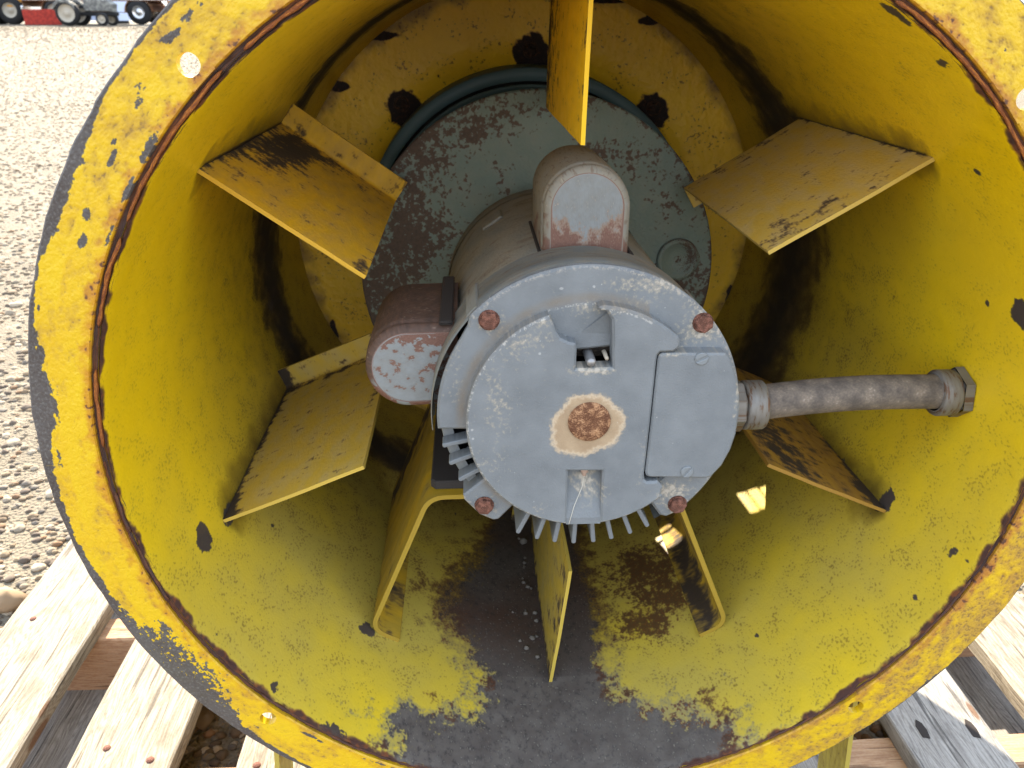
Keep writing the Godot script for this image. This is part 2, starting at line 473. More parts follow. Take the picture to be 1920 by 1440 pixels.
		c = c.lerp(Color(0.93, 0.78, 0.22), smoothstep(0.49, 0.53, b) * (1.0 - m) * 0.35)
		c = c.lerp(met, m)
		c.a = clampf(lerpf(rough, 0.6, m) + (n2 - 0.5) * 0.15, 0.2, 1)
		return c
	var im: Image = paint(w, h, fn)[0]
	var hb := PackedByteArray(); hb.resize(w * h)
	for i in w * h:
		hb[i] = clampi(int(110 + (fine[i] - 128) * 0.22 + (pit[i] - 128) * 0.35 + (mid[i] - 128) * 0.25), 0, 255)
	var hi := fold(Image.create_from_data(w, h, false, Image.FORMAT_L8, hb))
	hi.convert(Image.FORMAT_RGBA8)
	hi.bump_map_to_normal_map(3.0)
	return surface(fold(im), 0.0, ImageTexture.create_from_image(hi), 0.8)

# rust for seams, bolts and edges
func rust_material(s: int, dark: Color, light: Color, size := 256) -> StandardMaterial3D:
	var a := nz(size, size, s, 0.03, 5, 1, 1, true); var b := nz(size, size, s + 1, 0.14, 3, 1, 1, true)
	var fn := func(x: int, y: int) -> Color:
		var i: int = y * size + x
		var c := dark.lerp(light, smoothstep(0.35, 0.75, a[i] / 255.0 * 0.6 + b[i] / 255.0 * 0.4))
		c.a = 0.85
		return c
	return surface(paint(size, size, fn)[0], 0.0, relief(size, size, b, 4.0), 1.0)

func plate_material() -> StandardMaterial3D:
	var s := 768
	var k := s / 0.64
	var mid := nz(s, s, 31, 0.02, 5); var fine := nz(s, s, 32, 0.13, 3); var pit := nz(s, s, 33, 0.06, 3)
	var bl := []
	for j in 8:
		var a := deg_to_rad(-1.0 + j * 45.0)
		var big := 1.0 if j != 2 else 1.05
		bl.append([s / 2.0 + cos(a) * 0.226 * k, s / 2.0 - sin(a) * 0.226 * k, 0.021 * k * big, 0.021 * k * big, 1.15])
		bl.append([s / 2.0 + cos(a) * 0.208 * k, s / 2.0 - sin(a) * 0.208 * k, 0.016 * k, 0.012 * k, 0.9])
	for b in [[-0.235, 0.187, 0.012, 0.007], [0.15, 0.262, 0.014, 0.005], [-0.18, 0.245, 0.02, 0.005], [0.29, -0.11, 0.006, 0.03], [-0.272, -0.15, 0.006, 0.03], [0.1, 0.285, 0.03, 0.004]]:
		bl.append([s / 2.0 + b[0] * k, s / 2.0 - b[1] * k, b[2] * k, b[3] * k, 1.1])
	for j in 60:
		bl.append([rng.randf() * s, rng.randf() * s, rng.randf_range(2, 4), rng.randf_range(2, 4), rng.randf_range(0.4, 0.9)])
	var chip := spots(s, s, bl, 3)
	var fn := func(x: int, y: int) -> Color:
		var i: int = y * s + x
		var n1 := mid[i] / 255.0; var n2 := fine[i] / 255.0; var n3 := pit[i] / 255.0
		var r := Vector2(x - s / 2.0, y - s / 2.0).length() / k
		var c := Color(0.95, 0.77, 0.13).lerp(Color(0.91, 0.73, 0.20), n1 * 0.8)
		c = c.lerp(Color(0.36, 0.25, 0.1), smoothstep(0.70, 0.82, n2 * 0.7 + n1 * 0.35) * 0.6)
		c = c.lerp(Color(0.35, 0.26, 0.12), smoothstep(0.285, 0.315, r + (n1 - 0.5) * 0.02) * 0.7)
		var b := chip[i] / 255.0 + (n3 - 0.5) * 0.34 + (n1 - 0.5) * 0.3
		var m := smoothstep(0.44, 0.5, b)
		c = c.lerp(Color(0.34, 0.20, 0.08), smoothstep(0.36, 0.46, b) * 0.5)
		c = c.lerp(Color(0.14, 0.105, 0.105).lerp(Color(0.33, 0.2, 0.13), smoothstep(0.6, 0.85, n2) * 0.7), m)
		c.a = lerpf(0.5, 0.85, m)
		return c
	return surface(paint(s, s, fn)[0], 0.0, relief(s, s, pit, 2.0), 0.6)

func wheel_material() -> StandardMaterial3D:
	var s := 768
	var k := s / 0.42
	var mid := nz(s, s, 41, 0.017, 5); var fine := nz(s, s, 42, 0.12, 3); var pit := nz(s, s, 43, 0.05, 4)
	var bl := []
	for b in [[-0.12, 0.13, 0.055, 0.04, 0.5], [-0.155, 0.06, 0.05, 0.06, 0.5], [-0.06, 0.165, 0.05, 0.02, 0.5], [-0.11, 0.045, 0.045, 0.03, 0.36], [0.055, 0.135, 0.03, 0.016, 0.5], [0.02, 0.18, 0.06, 0.012, 0.5], [0.11, 0.13, 0.05, 0.03, 0.42], [0.16, 0.0, 0.035, 0.04, 0.52], [-0.17, -0.03, 0.05, 0.06, 0.62], [0.15, 0.08, 0.04, 0.03, 0.36], [-0.03, 0.1, 0.04, 0.03, 0.3], [0.14, -0.08, 0.06, 0.05, 0.4]]:
		bl.append([s / 2.0 + b[0] * k, s / 2.0 - b[1] * k, b[2] * k, b[3] * k, b[4]])
	for j in 50:
		bl.append([rng.randf() * s, rng.randf() * s, rng.randf_range(4, 9), rng.randf_range(3, 7), rng.randf_range(0.25, 0.5)])
	var chip := spots(s, s, bl, 3)
	var fn := func(x: int, y: int) -> Color:
		var i: int = y * s + x
		var n1 := mid[i] / 255.0; var n2 := fine[i] / 255.0; var n3 := pit[i] / 255.0
		var r := Vector2(x - s / 2.0, y - s / 2.0).length() / k
		var c := Color(0.385, 0.45, 0.42).lerp(Color(0.44, 0.475, 0.435), n1)
		var b := chip[i] / 255.0 + (n3 - 0.5) * 0.7 + (n1 - 0.5) * 0.4 + (n2 - 0.5) * 0.5 + smoothstep(0.188, 0.197, r) * 0.3
		c = c.lerp(Color(0.33, 0.31, 0.27), smoothstep(0.40, 0.5, b) * 0.5)
		var m := smoothstep(0.48, 0.57, b)
		c = c.lerp(Color(0.255, 0.205, 0.185).lerp(Color(0.345, 0.265, 0.225), n2), m * 0.78)
		c.a = lerpf(0.6, 0.88, m)
		return c
	return surface(paint(s, s, fn)[0], 0.0, relief(s, s, fine, 2.0), 0.6)

# the grey cast end of the motor: planar, 0.25 m across
func motor_face_material() -> StandardMaterial3D:
	var s := 1024
	var k := s / 0.25
	var mid := nz(s, s, 51, 0.012, 5); var fine := nz(s, s, 52, 0.15, 3); var pit := nz(s, s, 53, 0.05, 4); var cloud := nz(s, s, 54, 0.005, 3)
	var bl := []   # pale dust: round the pocket, the bolts, along edges
	for b in [[0.006, 0.042, 0.017, 0.004, 0.8], [-0.06, 0.022, 0.016, 0.03, 0.26], [-0.09, 0.04, 0.01, 0.03, 0.3], [-0.0636, 0.0753, 0.012, 0.009, 0.6], [0.084, 0.066, 0.016, 0.014, 0.72], [0.0785, -0.0762, 0.016, 0.012, 0.5], [0.07, -0.062, 0.016, 0.008, 0.66], [-0.0689, -0.0723, 0.012, 0.012, 0.45], [0.05, 0.1, 0.035, 0.008, 0.62], [0.085, 0.09, 0.02, 0.02, 0.3], [-0.03, 0.065, 0.012, 0.01, 0.32], [-0.06, 0.0, 0.01, 0.05, 0.2], [0.0, 0.083, 0.01, 0.006, 0.5], [0.03, 0.085, 0.02, 0.005, 0.5], [-0.028, 0.077, 0.008, 0.004, 0.6], [0.06, 0.0525, 0.012, 0.002, 0.6], [-0.045, 0.06, 0.012, 0.012, 0.3], [-0.03, -0.07, 0.01, 0.006, 0.36], [0.046, -0.03, 0.005, 0.03, 0.3], [0.11, 0.02, 0.003, 0.02, 0.6], [0.012, -0.058, 0.009, 0.012, 0.75], [-0.075, -0.03, 0.02, 0.006, 0.3]]:
		bl.append([s / 2.0 + b[0] * k, s / 2.0 - b[1] * k, b[2] * k, b[3] * k, b[4]])
	var dust := spots(s, s, bl, 4)
	bl = []
	for j in 46:
		bl.append([s * rng.randf_range(0.1, 0.9), s * rng.randf_range(0.08, 0.9), rng.randf_range(1.5, 3.2), rng.randf_range(1.5, 3.2), rng.randf_range(0.4, 0.9)])
	for b in [[-0.015, 0.097, 7, 5], [0.007, 0.098, 5, 5], [-0.077, -0.002, 5, 5], [-0.0765, -0.009, 4, 4], [-0.03, 0.055, 5, 4]]:
		bl.append([s / 2.0 + b[0] * k, s / 2.0 - b[1] * k, b[2], b[3], 1.3])
	var fleck := spots(s, s, bl, 2)
	var fn := func(x: int, y: int) -> Color:
		var i: int = y * s + x
		var n1 := mid[i] / 255.0; var n2 := fine[i] / 255.0; var n3 := pit[i] / 255.0
		var p := Vector2(x - s / 2.0, s / 2.0 - y) / k
		var c := Color(0.43, 0.448, 0.458).lerp(Color(0.385, 0.404, 0.416), n1)
		c = c.lerp(Color(0.52, 0.54, 0.55), cloud[i] / 255.0 * 0.4)
		var b := dust[i] / 255.0 + (n3 - 0.5) * 0.9 + (n2 - 0.5) * 0.3 + (n1 - 0.5) * 0.3
		c = c.lerp(Color(0.60, 0.57, 0.51), smoothstep(0.28, 0.75, b) * 0.75)
		c = c.lerp(Color(0.70, 0.67, 0.62), smoothstep(0.62, 0.9, b) * 0.7)
		# the sandy stain round the shaft
		var q := p - Vector2(0.0042, -0.0008)
		var a := q.angle()
		var rr := 0.0252 + 0.0016 * sin(a * 2.0 + 0.6) + 0.0013 * sin(a * 3.0 + 2.2) + 0.0008 * sin(a * 7.0) + (n3 - 0.5) * 0.004
		var sand := 1.0 - smoothstep(-0.0022, 0.0022, q.length() - rr)
		c = c.lerp(Color(0.66, 0.575, 0.46).lerp(Color(0.58, 0.49, 0.38), n1), sand * 0.96)
		c = c.lerp(Color(0.78, 0.72, 0.63), (1.0 - smoothstep(0.0, 0.003, absf(q.length() - rr + 0.0015))) * (0.3 + 0.4 * n2))
		var ch := fleck[i] / 255.0 + (n2 - 0.5) * 0.3
		c = c.lerp(Color(0.86, 0.85, 0.82), smoothstep(0.42, 0.6, ch) * 0.35)
		var rim := (p - Vector2(0.0048, 0.0010)).length() - 0.0858
		if p.x < 0.046:
			c = c.lerp(Color(0.47, 0.42, 0.36), smoothstep(0.006, 0.0, absf(rim - 0.0035)) * (0.25 + 0.5 * n1))
			c = c.lerp(Color(0.74, 0.73, 0.70), smoothstep(0.0013, 0.0004, absf(rim + 0.0010)) * smoothstep(0.46, 0.66, n3 * 0.6 + n2 * 0.4) * 0.6)
		var rim2 := (p - Vector2(0.0045, 0.0005)).length() - 0.1105
		c = c.lerp(Color(0.66, 0.63, 0.58), smoothstep(0.0022, 0.0, absf(rim2)) * smoothstep(0.45, 0.65, n3 * 0.6 + n2 * 0.4) * 0.6)
		# scratches
		var g := absf(sin((p.x * 0.94 + p.y * 0.33 + 0.02 * (n1 - 0.5)) * 190.0))
		c = c.lerp(Color(0.62, 0.64, 0.66), (1.0 - smoothstep(0.0, 0.012, g)) * smoothstep(0.55, 0.7, n1) * 0.6)
		c.a = clampf(0.62 + 0.25 * b, 0.4, 0.9)
		return c
	return surface(paint(s, s, fn)[0], 0.0, relief(s, s, fine, 1.5), 0.5)

# barrel and end band: dusty brown over grey; u round, v along
func motor_body_material() -> StandardMaterial3D:
	var w := 1024; var h := 256
	var mid := nz(w, h, 61, 0.015, 5, 1, 1, true); var fine := nz(w, h, 62, 0.15, 3, 1, 1, true); var str := nz(w, h, 63, 0.05, 3, 4, 1, true)
	var fn := func(x: int, y: int) -> Color:
		var i: int = y * w + x
		var n1 := mid[i] / 255.0; var n2 := fine[i] / 255.0; var n3 := str[i] / 255.0
		var up := sin(TAU * x / w) * 0.5 + 0.5      # dust lies on top
		var c := Color(0.40, 0.43, 0.44)
		c = c.lerp(Color(0.515, 0.50, 0.45), clampf(0.35 + 0.6 * up + (n1 - 0.5) * 0.9, 0, 0.95))
		c = c.lerp(Color(0.40, 0.34, 0.28), smoothstep(0.5, 0.8, n3 * 0.6 + n1 * 0.4) * 0.45)
		c = c.lerp(Color(0.60, 0.56, 0.48), smoothstep(0.62, 0.85, n2 * 0.6 + n1 * 0.4) * 0.5)
		c = c.lerp(Color(0.25, 0.21, 0.18), smoothstep(0.72, 0.85, n2 * 0.5 + n3 * 0.5) * 0.6)
		c.a = 0.85
		return c
	return surface(paint(w, h, fn)[0], 0.0, relief(w, h, fine, 1.5), 0.5)

# capacitor covers: u over the arch, v from the front end to the back; grey paint, rust on the lower front and the flank
func cap_material(s0: int, flip: bool) -> StandardMaterial3D:
	var s := 384
	var mid := nz(s, s, s0, 0.02, 5); var fine := nz(s, s, s0 + 1, 0.12, 3); var str := nz(s, s, s0 + 2, 0.08, 4, 1, 3)
	# the flat front lies in the upper third (its foot at v = 0.3), the hump below it
	var fn := func(x: int, y: int) -> Color:
		var i: int = y * s + x
		if y < s * 0.32: i = int(y * 2.6) * s + x
		var n1 := mid[i] / 255.0; var n2 := fine[i] / 255.0; var n3 := str[i] / 255.0
		var u := float(x) / s; var v := float(y) / s
		var c := Color(0.50, 0.52, 0.525).lerp(Color(0.46, 0.465, 0.455), n1)
		var red := Color(0.46, 0.325, 0.275).lerp(Color(0.37, 0.25, 0.205), n2)
		if flip:
			if v < 0.32:      # front: paint left in one broad patch, rust round it
				var b := 0.28 + smoothstep(0.62, 0.86, u) * 0.5 + smoothstep(0.19, 0.3, v) * 0.42 + smoothstep(0.06, 0.0, v) * 0.3 + (n1 - 0.5) * 0.8 + (n2 - 0.5) * 0.25
				c = c.lerp(red, smoothstep(0.46, 0.52, b) * 0.92)
			else:
				var top := smoothstep(0.36, 0.5, 1.0 - u)
				c = c.lerp(red, smoothstep(0.42, 0.5, n1 + n2 * 0.1) * smoothstep(0.6, 0.35, v))
				c = c.lerp(Color(0.25, 0.195, 0.17).lerp(Color(0.37, 0.28, 0.235), n3), maxf(top, smoothstep(0.4, 0.5, v)))
		else:
			if v < 0.32:
				var b := smoothstep(0.13, 0.27, v + (absf(u - 0.5) * 0.12)) * 0.75 + (n1 - 0.5) * 0.6 + (n2 - 0.5) * 0.3
				c = c.lerp(Color(0.55, 0.42, 0.33), smoothstep(0.22, 0.42, b) * 0.6)
				c = c.lerp(red, smoothstep(0.40, 0.6, b) * 0.85)
				c = c.lerp(Color(0.50, 0.49, 0.46), smoothstep(0.285, 0.3, v) * 0.6)
			else:
				c = c.lerp(Color(0.50, 0.48, 0.43), clampf(0.45 + 0.7 * n1, 0, 0.95))
				var side := smoothstep(0.66, 1.0, absf(u - 0.5) * 2.0)
				c = c.lerp(red, smoothstep(0.4, 0.6, side * 0.58 + (n1 - 0.5) * 0.7 + (n3 - 0.5) * 0.4) * 0.8)
				c = c.lerp(Color(0.34, 0.27, 0.22), smoothstep(0.66, 0.8, n3) * 0.4)
		c = c.lerp(Color(0.68, 0.65, 0.60), smoothstep(0.70, 0.85, n2 * 0.65 + n1 * 0.35) * 0.5)
		c.a = 0.75
		return c
	return surface(paint(s, s, fn)[0], 0.0, relief(s, s, fine, 1.5), 0.5)

# painted sheet (vanes, mount): u along the sheet, v from the inner edge to the wall
func sheet_material(s0: int, base: Color, film: Color, amount: float, dirt: Array) -> StandardMaterial3D:
	var s := 384
	var mid := nz(s, s, s0, 0.018, 5); var fine := nz(s, s, s0 + 1, 0.11, 3); var str := nz(s, s, s0 + 2, 0.06, 4, 1.0, 4.0)
	var bl := []
	for b in dirt:
		bl.append([b[0] * s, b[1] * s, b[2] * s, b[3] * s, b[4]])
	var soot := spots(s, s, bl, 4)
	var fn := func(x: int, y: int) -> Color:
		var i: int = y * s + x
		var n1 := mid[i] / 255.0; var n2 := fine[i] / 255.0; var n3 := str[i] / 255.0
		var c := base.lerp(film, clampf(amount + (n1 - 0.5) * 0.7, 0, 0.95))
		c = c.lerp(Color(0.27, 0.2, 0.13), smoothstep(0.66, 0.86, n3 * 0.5 + n2 * 0.3 + amount * 0.16) * 0.34)
		var b := soot[i] / 255.0 + (n1 - 0.5) * 0.55 + (n3 - 0.5) * 0.75 + (n2 - 0.5) * 0.35
		c = c.lerp(Color(0.33, 0.25, 0.15), smoothstep(0.26, 0.5, b) * 0.55)
		c = c.lerp(Color(0.155, 0.125, 0.115), smoothstep(0.42, 0.72, b) * 0.82)
		c.a = lerpf(0.5, 0.85, clampf(amount + b, 0, 1))
		return c
	return surface(paint(s, s, fn)[0], 0.0, relief(s, s, fine, 1.0), 0.4)

func conduit_material() -> StandardMaterial3D:
	var s := 256
	var mid := nz(s, s, 81, 0.02, 5, 1, 1, true); var fine := nz(s, s, 82, 0.14, 3, 1, 1, true)
	var fn := func(x: int, y: int) -> Color:
		var i: int = y * s + x
		var n1 := mid[i] / 255.0; var n2 := fine[i] / 255.0
		var c := Color(0.29, 0.265, 0.245).lerp(Color(0.47, 0.425, 0.375), clampf(n1 * 1.1 + (n2 - 0.5) * 0.5, 0, 1))
		c = c.lerp(Color(0.64, 0.60, 0.55), smoothstep(0.68, 0.85, n2 * 0.6 + n1 * 0.4) * 0.5)
		c.a = 0.8
		return c
	return surface(paint(s, s, fn)[0], 0.0, relief(s, s, fine, 1.0), 0.4)

func zinc_material() -> StandardMaterial3D:
	var s := 256
	var mid := nz(s, s, 84, 0.02, 5, 1, 1, true); var fine := nz(s, s, 85, 0.1, 3, 1, 1, true)
	var fn := func(x: int, y: int) -> Color:
		var i: int = y * s + x
		var n1 := mid[i] / 255.0; var n2 := fine[i] / 255.0
		var c := Color(0.50, 0.49, 0.47).lerp(Color(0.40, 0.38, 0.35), n1)
		c = c.lerp(Color(0.36, 0.25, 0.17), smoothstep(0.55, 0.72, n1 * 0.7 + n2 * 0.3) * 0.85)
		c.a = 0.5
		return c
	return surface(paint(s, s, fn)[0], 0.35, relief(s, s, fine, 1.0), 0.4)

# sawn wood: u across (0.1 m), v along (1 m)
func wood_material(s0: int, base: Color, dark: Color, grain: float) -> StandardMaterial3D:
	var w := 384; var h := 1024
	var lo := nz(w, h, s0, 0.012, 4, 1, 6); var st := nz(w, h, s0 + 1, 0.09, 4, 1, 12); var cr := nz(w, h, s0 + 2, 0.06, 3, 1, 14); var bl := nz(w, h, s0 + 3, 0.012, 4)
	var fi := nz(w, h, s0 + 4, 0.2, 2)
	var kn := []
	for j in 5:
		kn.append(Vector3(rng.randf() * w, rng.randf() * h, rng.randf_range(5, 10)))
	var fn := func(x: int, y: int) -> Color:
		var i: int = y * w + x
		var bend := 0.0; var knot := 0.0
		for q: Vector3 in kn:
			var dx: float = x - q.x; var dy: float = (y - q.y) * 0.45
			var dd := sqrt(dx * dx + dy * dy) / q.z
			if dd < 5.0:
				bend += exp(-dd * 0.7) * 2.0
				knot = maxf(knot, 1.0 - smoothstep(0.8, 1.3, dd))
		var ring := sin((lo[i] / 255.0 * 9.0 + x * 0.012 + bend) * TAU * 1.3) * 0.5 + 0.5
		var c := base.lerp(dark, (pow(ring, 2.0) * 0.55 + st[i] / 255.0 * 0.5) * grain)
		c = c.lerp(dark.darkened(0.35), smoothstep(0.70, 0.78, cr[i] / 255.0 * 0.8 + st[i] / 255.0 * 0.25) * 0.75)
		c = c.lerp(dark.darkened(0.1), smoothstep(0.60, 0.85, bl[i] / 255.0) * 0.4)
		c = c.lerp(Color(0.33, 0.22, 0.14), knot * 0.85)
		c = c.lightened((fi[i] / 255.0 - 0.5) * 0.12 + 0.03)
		c.a = 0.85
		return c
	var im: Image = paint(w, h, fn)[0]
	return surface(im, 0.0, relief(w, h, st, 2.0), 0.5)

func gravel_material() -> StandardMaterial3D:
	var s := 1024
	var big := nz(s, s, 91, 0.006, 4, 1, 1, true); var cell := nz(s, s, 92, 0.05, 2, 1, 1, true, FastNoiseLite.TYPE_CELLULAR); var fine := nz(s, s, 93, 0.2, 3, 1, 1, true)
	var mid := nz(s, s, 94, 0.03, 4, 1, 1, true)
	var fn := func(x: int, y: int) -> Color:
		var i: int = y * s + x
		var n0 := big[i] / 255.0; var n1 := cell[i] / 255.0; var n2 := fine[i] / 255.0
		var c := Color(0.42, 0.385, 0.325).lerp(Color(0.36, 0.33, 0.275), n0)
		c = c.lerp(Color(0.56, 0.525, 0.465), smoothstep(0.5, 0.8, mid[i] / 255.0) * 0.6)
		c = c.lerp(Color(0.36, 0.32, 0.28), smoothstep(0.55, 0.8, n1 * 0.55 + n2 * 0.45) * 0.6)
		c.a = 0.95
		return c
	var m := surface(paint(s, s, fn)[0], 0.0, relief(s, s, fine, 4.0), 1.0)
	m.uv1_triplanar = true
	m.uv1_world_triplanar = true
	m.uv1_scale = Vector3(0.55, 0.55, 0.55)
	return m

# ---------------------------------------------------------------- ground height
func ground_y(z: float) -> float:
	if z > -0.5:
		return -0.545
	return lerpf(-0.545, 0.14, smoothstep(0.0, 1.0, clampf((-z - 0.5) / 29.5, 0, 1)) * 0.25 + clampf((-z - 0.5) / 29.5, 0, 1) * 0.75)

func _ready() -> void:
	rng.seed = 7
	# ---- camera, sky, sun, exposure
	var cam := Camera3D.new()
	cam.name = "camera"
	add_child(cam)
	cam.transform = Transform3D(Basis(Vector3(0.99866, 0.0, 0.05178), Vector3(0.02119, 0.91221, -0.40919), Vector3(-0.04723, 0.40974, 0.91097)).orthonormalized(), Vector3(-0.0749, 0.2608, 0.4673))
	cam.fov = 50.78
	cam.near = 0.02
	cam.far = 900.0
	cam.current = true
	var lens := CameraAttributesPhysical.new()      # a slight blur of the far machines
	lens.frustum_focal_length = 25.28
	lens.frustum_focus_distance = 0.62
	lens.frustum_near = 0.02
	lens.frustum_far = 900.0
	lens.exposure_aperture = 15.0
	cam.attributes = lens
	var we := WorldEnvironment.new()
	we.name = "environment"
	var env := Environment.new()
	env.background_mode = Environment.BG_SKY
	var sky := Sky.new()
	var sm := ProceduralSkyMaterial.new()
	sm.sky_top_color = Color(0.66, 0.71, 0.785)
	sm.sky_horizon_color = Color(0.93, 0.925, 0.91)
	sm.sky_curve = 0.12
	sm.ground_bottom_color = Color(0.45, 0.42, 0.38)
	sm.ground_horizon_color = Color(0.70, 0.70, 0.68)
	sm.sky_energy_multiplier = 1.0
	sky.sky_material = sm
	env.sky = sky
	env.tonemap_mode = Environment.TONE_MAPPER_LINEAR
	env.tonemap_exposure = 4.9
	env.sdfgi_enabled = true
	env.ssao_enabled = true
	env.ssil_enabled = true
	we.environment = env
	add_child(we)
	var sun := DirectionalLight3D.new()
	sun.name = "sun"
	sun.light_energy = 1.5
	sun.light_color = Color(1.0, 0.94, 0.84)
	sun.light_angular_distance = 0.5
	sun.shadow_enabled = true
	add_child(sun)
	sun.look_at_from_position(SUN, Vector3.ZERO, Vector3.UP)

	ground()
	pallet()
	fan = thing("duct_fan", "round yellow steel duct fan with grey motor inside its rust-edged drum", "duct fan")
	drum()
	vanes()
	wheel()
	mount()
	motor()
	conduit()
	yard()

# ---------------------------------------------------------------- the setting
func ground() -> void:
	var m := gravel_material()
	var st := start()
	var zs := [60.0, 20.0, 6.0, 2.0, 0.5, -0.5, -2.0, -4.0, -7.0, -11.0, -16.0, -22.0, -30.0, -45.0, -80.0, -160.0, -420.0]
	var rows := []; var uvs := []
	for z in zs:
		var p := PackedVector3Array(); var u := PackedVector2Array()
		for x in [-400.0, -120.0, -40.0, -12.0, -4.0, 0.0, 4.0, 12.0, 40.0, 120.0, 400.0]:
			p.append(Vector3(x, ground_y(z), z)); u.append(Vector2(x, z))
		rows.append(p); uvs.append(u)
	loft(st, rows, uvs)
	var g := part("ground", st, m, self)
	g.set_meta("kind", "structure")
	g.set_meta("label", "pale gravel yard rising gently to the parked machines")

	# loose stones: three shapes, a MultiMesh each
	var mat := StandardMaterial3D.new()
	mat.vertex_color_use_as_albedo = true
	mat.roughness = 0.9
	var tones := [Color(0.50, 0.44, 0.36), Color(0.42, 0.36, 0.29), Color(0.56, 0.52, 0.46), Color(0.34, 0.30, 0.27), Color(0.48, 0.37, 0.27), Color(0.62, 0.58, 0.52), Color(0.40, 0.38, 0.36)]
	for v in 3:
		var mm := MultiMesh.new()
		mm.transform_format = MultiMesh.TRANSFORM_3D
		mm.use_colors = true
		mm.mesh = stone_mesh(v + 3, mat)
		var xs: Array[Transform3D] = []
		while xs.size() < 44000:
			# more of them near the camera
			var t := rng.randf()
			var far := pow(rng.randf(), 2.9)
			var z := lerpf(0.5, -28.0, far)
			var x := rng.randf_range(-1.3 - far * 19.0, 1.5 + far * 5.0)
			var s := rng.randf_range(0.0030, 0.0086) * (1.0 + 1.3 * far)
			if t > 0.93:
				s *= 1.6
			if t > 0.996:
				s *= 1.35
			var b := Basis.from_euler(Vector3(rng.randf_range(-0.3, 0.3), rng.randf() * TAU, rng.randf_range(-0.3, 0.3))).scaled(Vector3(s, s * rng.randf_range(0.45, 0.72), s * rng.randf_range(0.7, 1.0)))
			xs.append(Transform3D(b, Vector3(x, ground_y(z) + s * 0.12, z)))
		mm.instance_count = xs.size()
		for i in xs.size():
			mm.set_instance_transform(i, xs[i])
			var c: Color = tones[rng.randi() % tones.size()]
			mm.set_instance_color(i, c.srgb_to_linear().lerp(Color(0.225, 0.185, 0.135), clampf(-xs[i].origin.z / 9.0, 0.0, 0.75)) * Color(0.82, 0.79, 0.73) * rng.randf_range(0.8, 1.35))
		var o := MultiMeshInstance3D.new()
		o.name = numbered("gravel")
		o.multimesh = mm
		o.set_meta("kind", "stuff")
		o.set_meta("label", "loose tan and grey gravel stones strewn over the yard")
		o.set_meta("category", "gravel")
		add_child(o, true)
	# the bigger stone at the left edge of the pallet
	var st1 := MeshInstance3D.new()
	st1.name = numbered("stone")
	st1.mesh = stone_mesh(21, plain(Color(0.52, 0.44, 0.34), 0.9))
	st1.transform = Transform3D(Basis(Vector3.UP, 0.5).scaled(Vector3(0.026, 0.02, 0.023)), Vector3(-0.785, -0.532, -0.545))
	st1.set_meta("label", "rounded brown stone on the gravel beside the outer left board")
	st1.set_meta("category", "stone")
	add_child(st1)

func stone_mesh(s: int, m: Material) -> ArrayMesh:
	var sp := SphereMesh.new()
	sp.radial_segments = 9
	sp.rings = 5
	sp.radius = 1.0
	sp.height = 2.0
	var n := FastNoiseLite.new()
	n.seed = s * 13
	n.frequency = 0.7
	var a := sp.get_mesh_arrays()
	var v: PackedVector3Array = a[Mesh.ARRAY_VERTEX]
	for i in v.size():
		var q := v[i].round() * 0.35 + v[i] * 0.65
		v[i] = (v[i].lerp(q, 0.5)) * (1.0 + 0.5 * n.get_noise_3dv(v[i]))
	a[Mesh.ARRAY_VERTEX] = v
	var st := start()
	var idx: PackedInt32Array = a[Mesh.ARRAY_INDEX]
	for i in idx:
		st.add_vertex(v[i])
	st.generate_normals()
	st.set_material(m)
	return st.commit()

func board(parent: Node, called: String, m: Material, x0: float, x1: float, y0: float, y1: float, z0: float, z1: float, s: int) -> MeshInstance3D:
	# a sawn board with uneven, softened long edges; the grain runs along the longer of x and z
	var along_x := (x1 - x0) > (z1 - z0)
	var n := FastNoiseLite.new()
	n.seed = s
	n.frequency = 6.0
	var w := (z1 - z0) if along_x else (x1 - x0)
	var l := (x1 - x0) if along_x else (z1 - z0)
	var h := y1 - y0
	var st := start()
	st.set_smooth_group(-1)
	var rows := []; var uvs := []
	var steps := maxi(6, int(l / 0.05))
	var b := 0.0018
	for k in steps + 1:
		var t := l * k / steps
		var p := PackedVector3Array(); var u := PackedVector2Array()
		var e0 := n.get_noise_2d(t, 1.0) * 0.0028; var e1 := n.get_noise_2d(t, 9.0) * 0.0028
		var bb := b * (1.0 + 0.8 * n.get_noise_2d(t * 3.0, 4.0))
		var pts := [Vector2(e0, 0), Vector2(e0, h - bb), Vector2(e0 + bb, h), Vector2(w / 2, h + 0.0006), Vector2(w + e1 - bb, h), Vector2(w + e1, h - bb), Vector2(w + e1, 0), Vector2(w / 2, 0), Vector2(e0, 0)]
		var run := 0.0
		for j in pts.size():
			var q: Vector2 = pts[j]
			if j > 0:
				run += q.distance_to(pts[j - 1])
			p.append(Vector3(x0 + t, y0 + q.y, z1 - q.x) if along_x else Vector3(x0 + q.x, y0 + q.y, z0 + t))
			u.append(Vector2(run / 0.2 + s * 0.37, t + s * 0.231))
		rows.append(p); uvs.append(u)
	loft(st, rows, uvs)
	for e in [0, steps]:
		var p: PackedVector3Array = rows[e]
		for j in [1, 2, 3, 4, 5]:
			tri(st, p[0], p[j], p[j + 1], Vector2(0.1, 0.1), Vector2(0.1, 0.1 + 0.03 * j), Vector2(0.15, 0.13 + 0.03 * j))
		tri(st, p[0], p[6], p[7], Vector2(0.1, 0.1), Vector2(0.2, 0.1), Vector2(0.2, 0.2))
	return part(called, st, m, parent)

